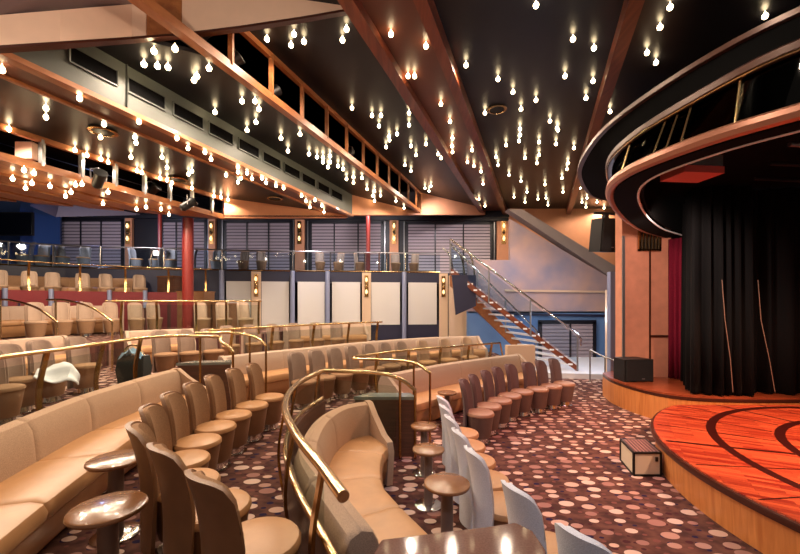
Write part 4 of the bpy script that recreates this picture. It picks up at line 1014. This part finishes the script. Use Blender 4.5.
# ------------------------------------------------------------------ lights
def point(p, e, rgb, r=.15):
    l = bpy.data.lights.new('fill_point', 'POINT'); l.energy = e; l.color = lin(rgb)[:3]; l.shadow_soft_size = r  # unseen fill points, none at a modelled bulb
    o = bpy.data.objects.new('fill_point', l); col.objects.link(o); o.location = p; return o
def spot(p, tgt, e, rgb, ang, r=.12, blend=.6):
    l = bpy.data.lights.new('lamp_fill_spot', 'SPOT'); l.energy = e; l.color = lin(rgb)[:3]; l.spot_size = radians(ang); l.spot_blend = blend; l.shadow_soft_size = r  # shared by bulb downlights, stage washes and added fills
    o = bpy.data.objects.new('lamp_fill_spot', l); col.objects.link(o); o.location = p
    o.rotation_euler = (Vector(tgt)-Vector(p)).to_track_quat('-Z', 'Y').to_euler(); return o
WARM = (255, 230, 202)
for key, ids, e in (('main', (1, 6, 12, 20, 28, 34), 75), ('stage', (2, 4), 85), ('stage', (6, 9, 11), 80), ('far', (1, 4, 8, 14, 21), 85), ('strip', (0, 2, 7, 12), 50),
                    ('soffit', (1, 5, 8, 11, 14, 22, 30, 35), 55), ('narrow', (0, 2, 4, 9, 13, 18), 28), ('low', (0, 3, 7, 12, 17, 23, 27), 42), ('wood', (1, 4, 6, 8, 10, 11, 12, 13, 15), 38)):
    for i in ids:
        p = bulb_pts[key][i]; q = p+Vector((0, 0, -.14)); spot(q, q+Vector((0, .001, -1)), e, WARM, 168, .05, .35)
# points added out of view to brighten the cream bulkhead
for x, y, e in ((-3.2, 2.4, 60), (-1.0, 3.0, 55), (1.6, 2.6, 40), (-5.5, 3.0, 50)):
    point((x, y, 4.95), e, WARM, .06)
for x, y in ((1.0, .6), (-2.4, .3), (-8, 4.5)):  # more ceiling bulbs above the camera, out of view
    q = Vector((x, y, 5.3)); spot(q, q+Vector((0, .001, -1)), 45, WARM, 168, .06, .35)
spot((3.9, 5.5, 3.3), (5.1, 8.05, 2.0), 150, (255, 222, 204), 100)  # added wash under the canopy to brighten the proscenium wall
# stage and colour washes, then added fills
spot((4.1, 3.0, 3.75), (5.2, 4.4, .4), 420, (255, 200, 165), 95)
spot((6.2, 4.2, 3.8), (4.4, 4.6, .4), 500, (255, 180, 140), 90)
spot((2.2, 5.0, 5.6), (2.3, 5.6, 0), 260, (255, 160, 190), 60)
spot((-.2, .2, 4.7), (.8, 2.9, .7), 150, (205, 222, 255), 42, .1)  # added cool fill to whiten the front row chair backs
spot((3.9, 11.4, 5.6), (3.9, 11.6, 0), 150, (215, 226, 255), 120)  # cool fill standing in for daylight at the stairs
point((5.6, 10.4, 1.7), 40, (215, 228, 255), .2)  # second stand-in for stair daylight, low by the landing
spot((-9.6, 9.8, 4.3), (-10.2, 12.2, 2.6), 170, WARM, 110)  # added fill for the dim chairs of the highest terrace
for x, y, z in ((-12.8, 13.6, 5.0), (-9.4, 13.4, 4.95), (-6.2, 13.3, 5.2), (-3.4, 14.1, 4.85), (-1.1, 14.5, 5.7), (1.8, 15.0, 6.0)): spot((x, y, z), (x, y+2.6, 3.3), 170, (244, 234, 238), 150, .1)  # fills added to brighten the balcony chairs and blinds
point((-12, 15.0, 5.2), 40, (120, 160, 255), .1)  # blue point light in the far balcony corner

w = bpy.data.worlds.new('world'); sc.world = w; w.use_nodes = True
w.node_tree.nodes['Background'].inputs[0].default_value = (1, .82, .68, 1); w.node_tree.nodes['Background'].inputs[1].default_value = .12

cam = bpy.data.cameras.new('camera'); cam.lens = 36*F/800; cam.sensor_width = 36; cam.sensor_fit = 'HORIZONTAL'
cam.shift_y = (HY-277)/800; cam.clip_start = .05
co = bpy.data.objects.new('camera', cam); col.objects.link(co); co.location = (0, 0, H); co.rotation_euler = (pi/2, 0, 0); sc.camera = co
sc.view_settings.view_transform = 'Standard'; sc.view_settings.look = 'None'; sc.view_settings.gamma = 1; sc.view_settings.use_curve_mapping = False
sc.view_settings.exposure = .62
sc.cycles.use_denoising = True
sc.cycles.max_bounces = 6
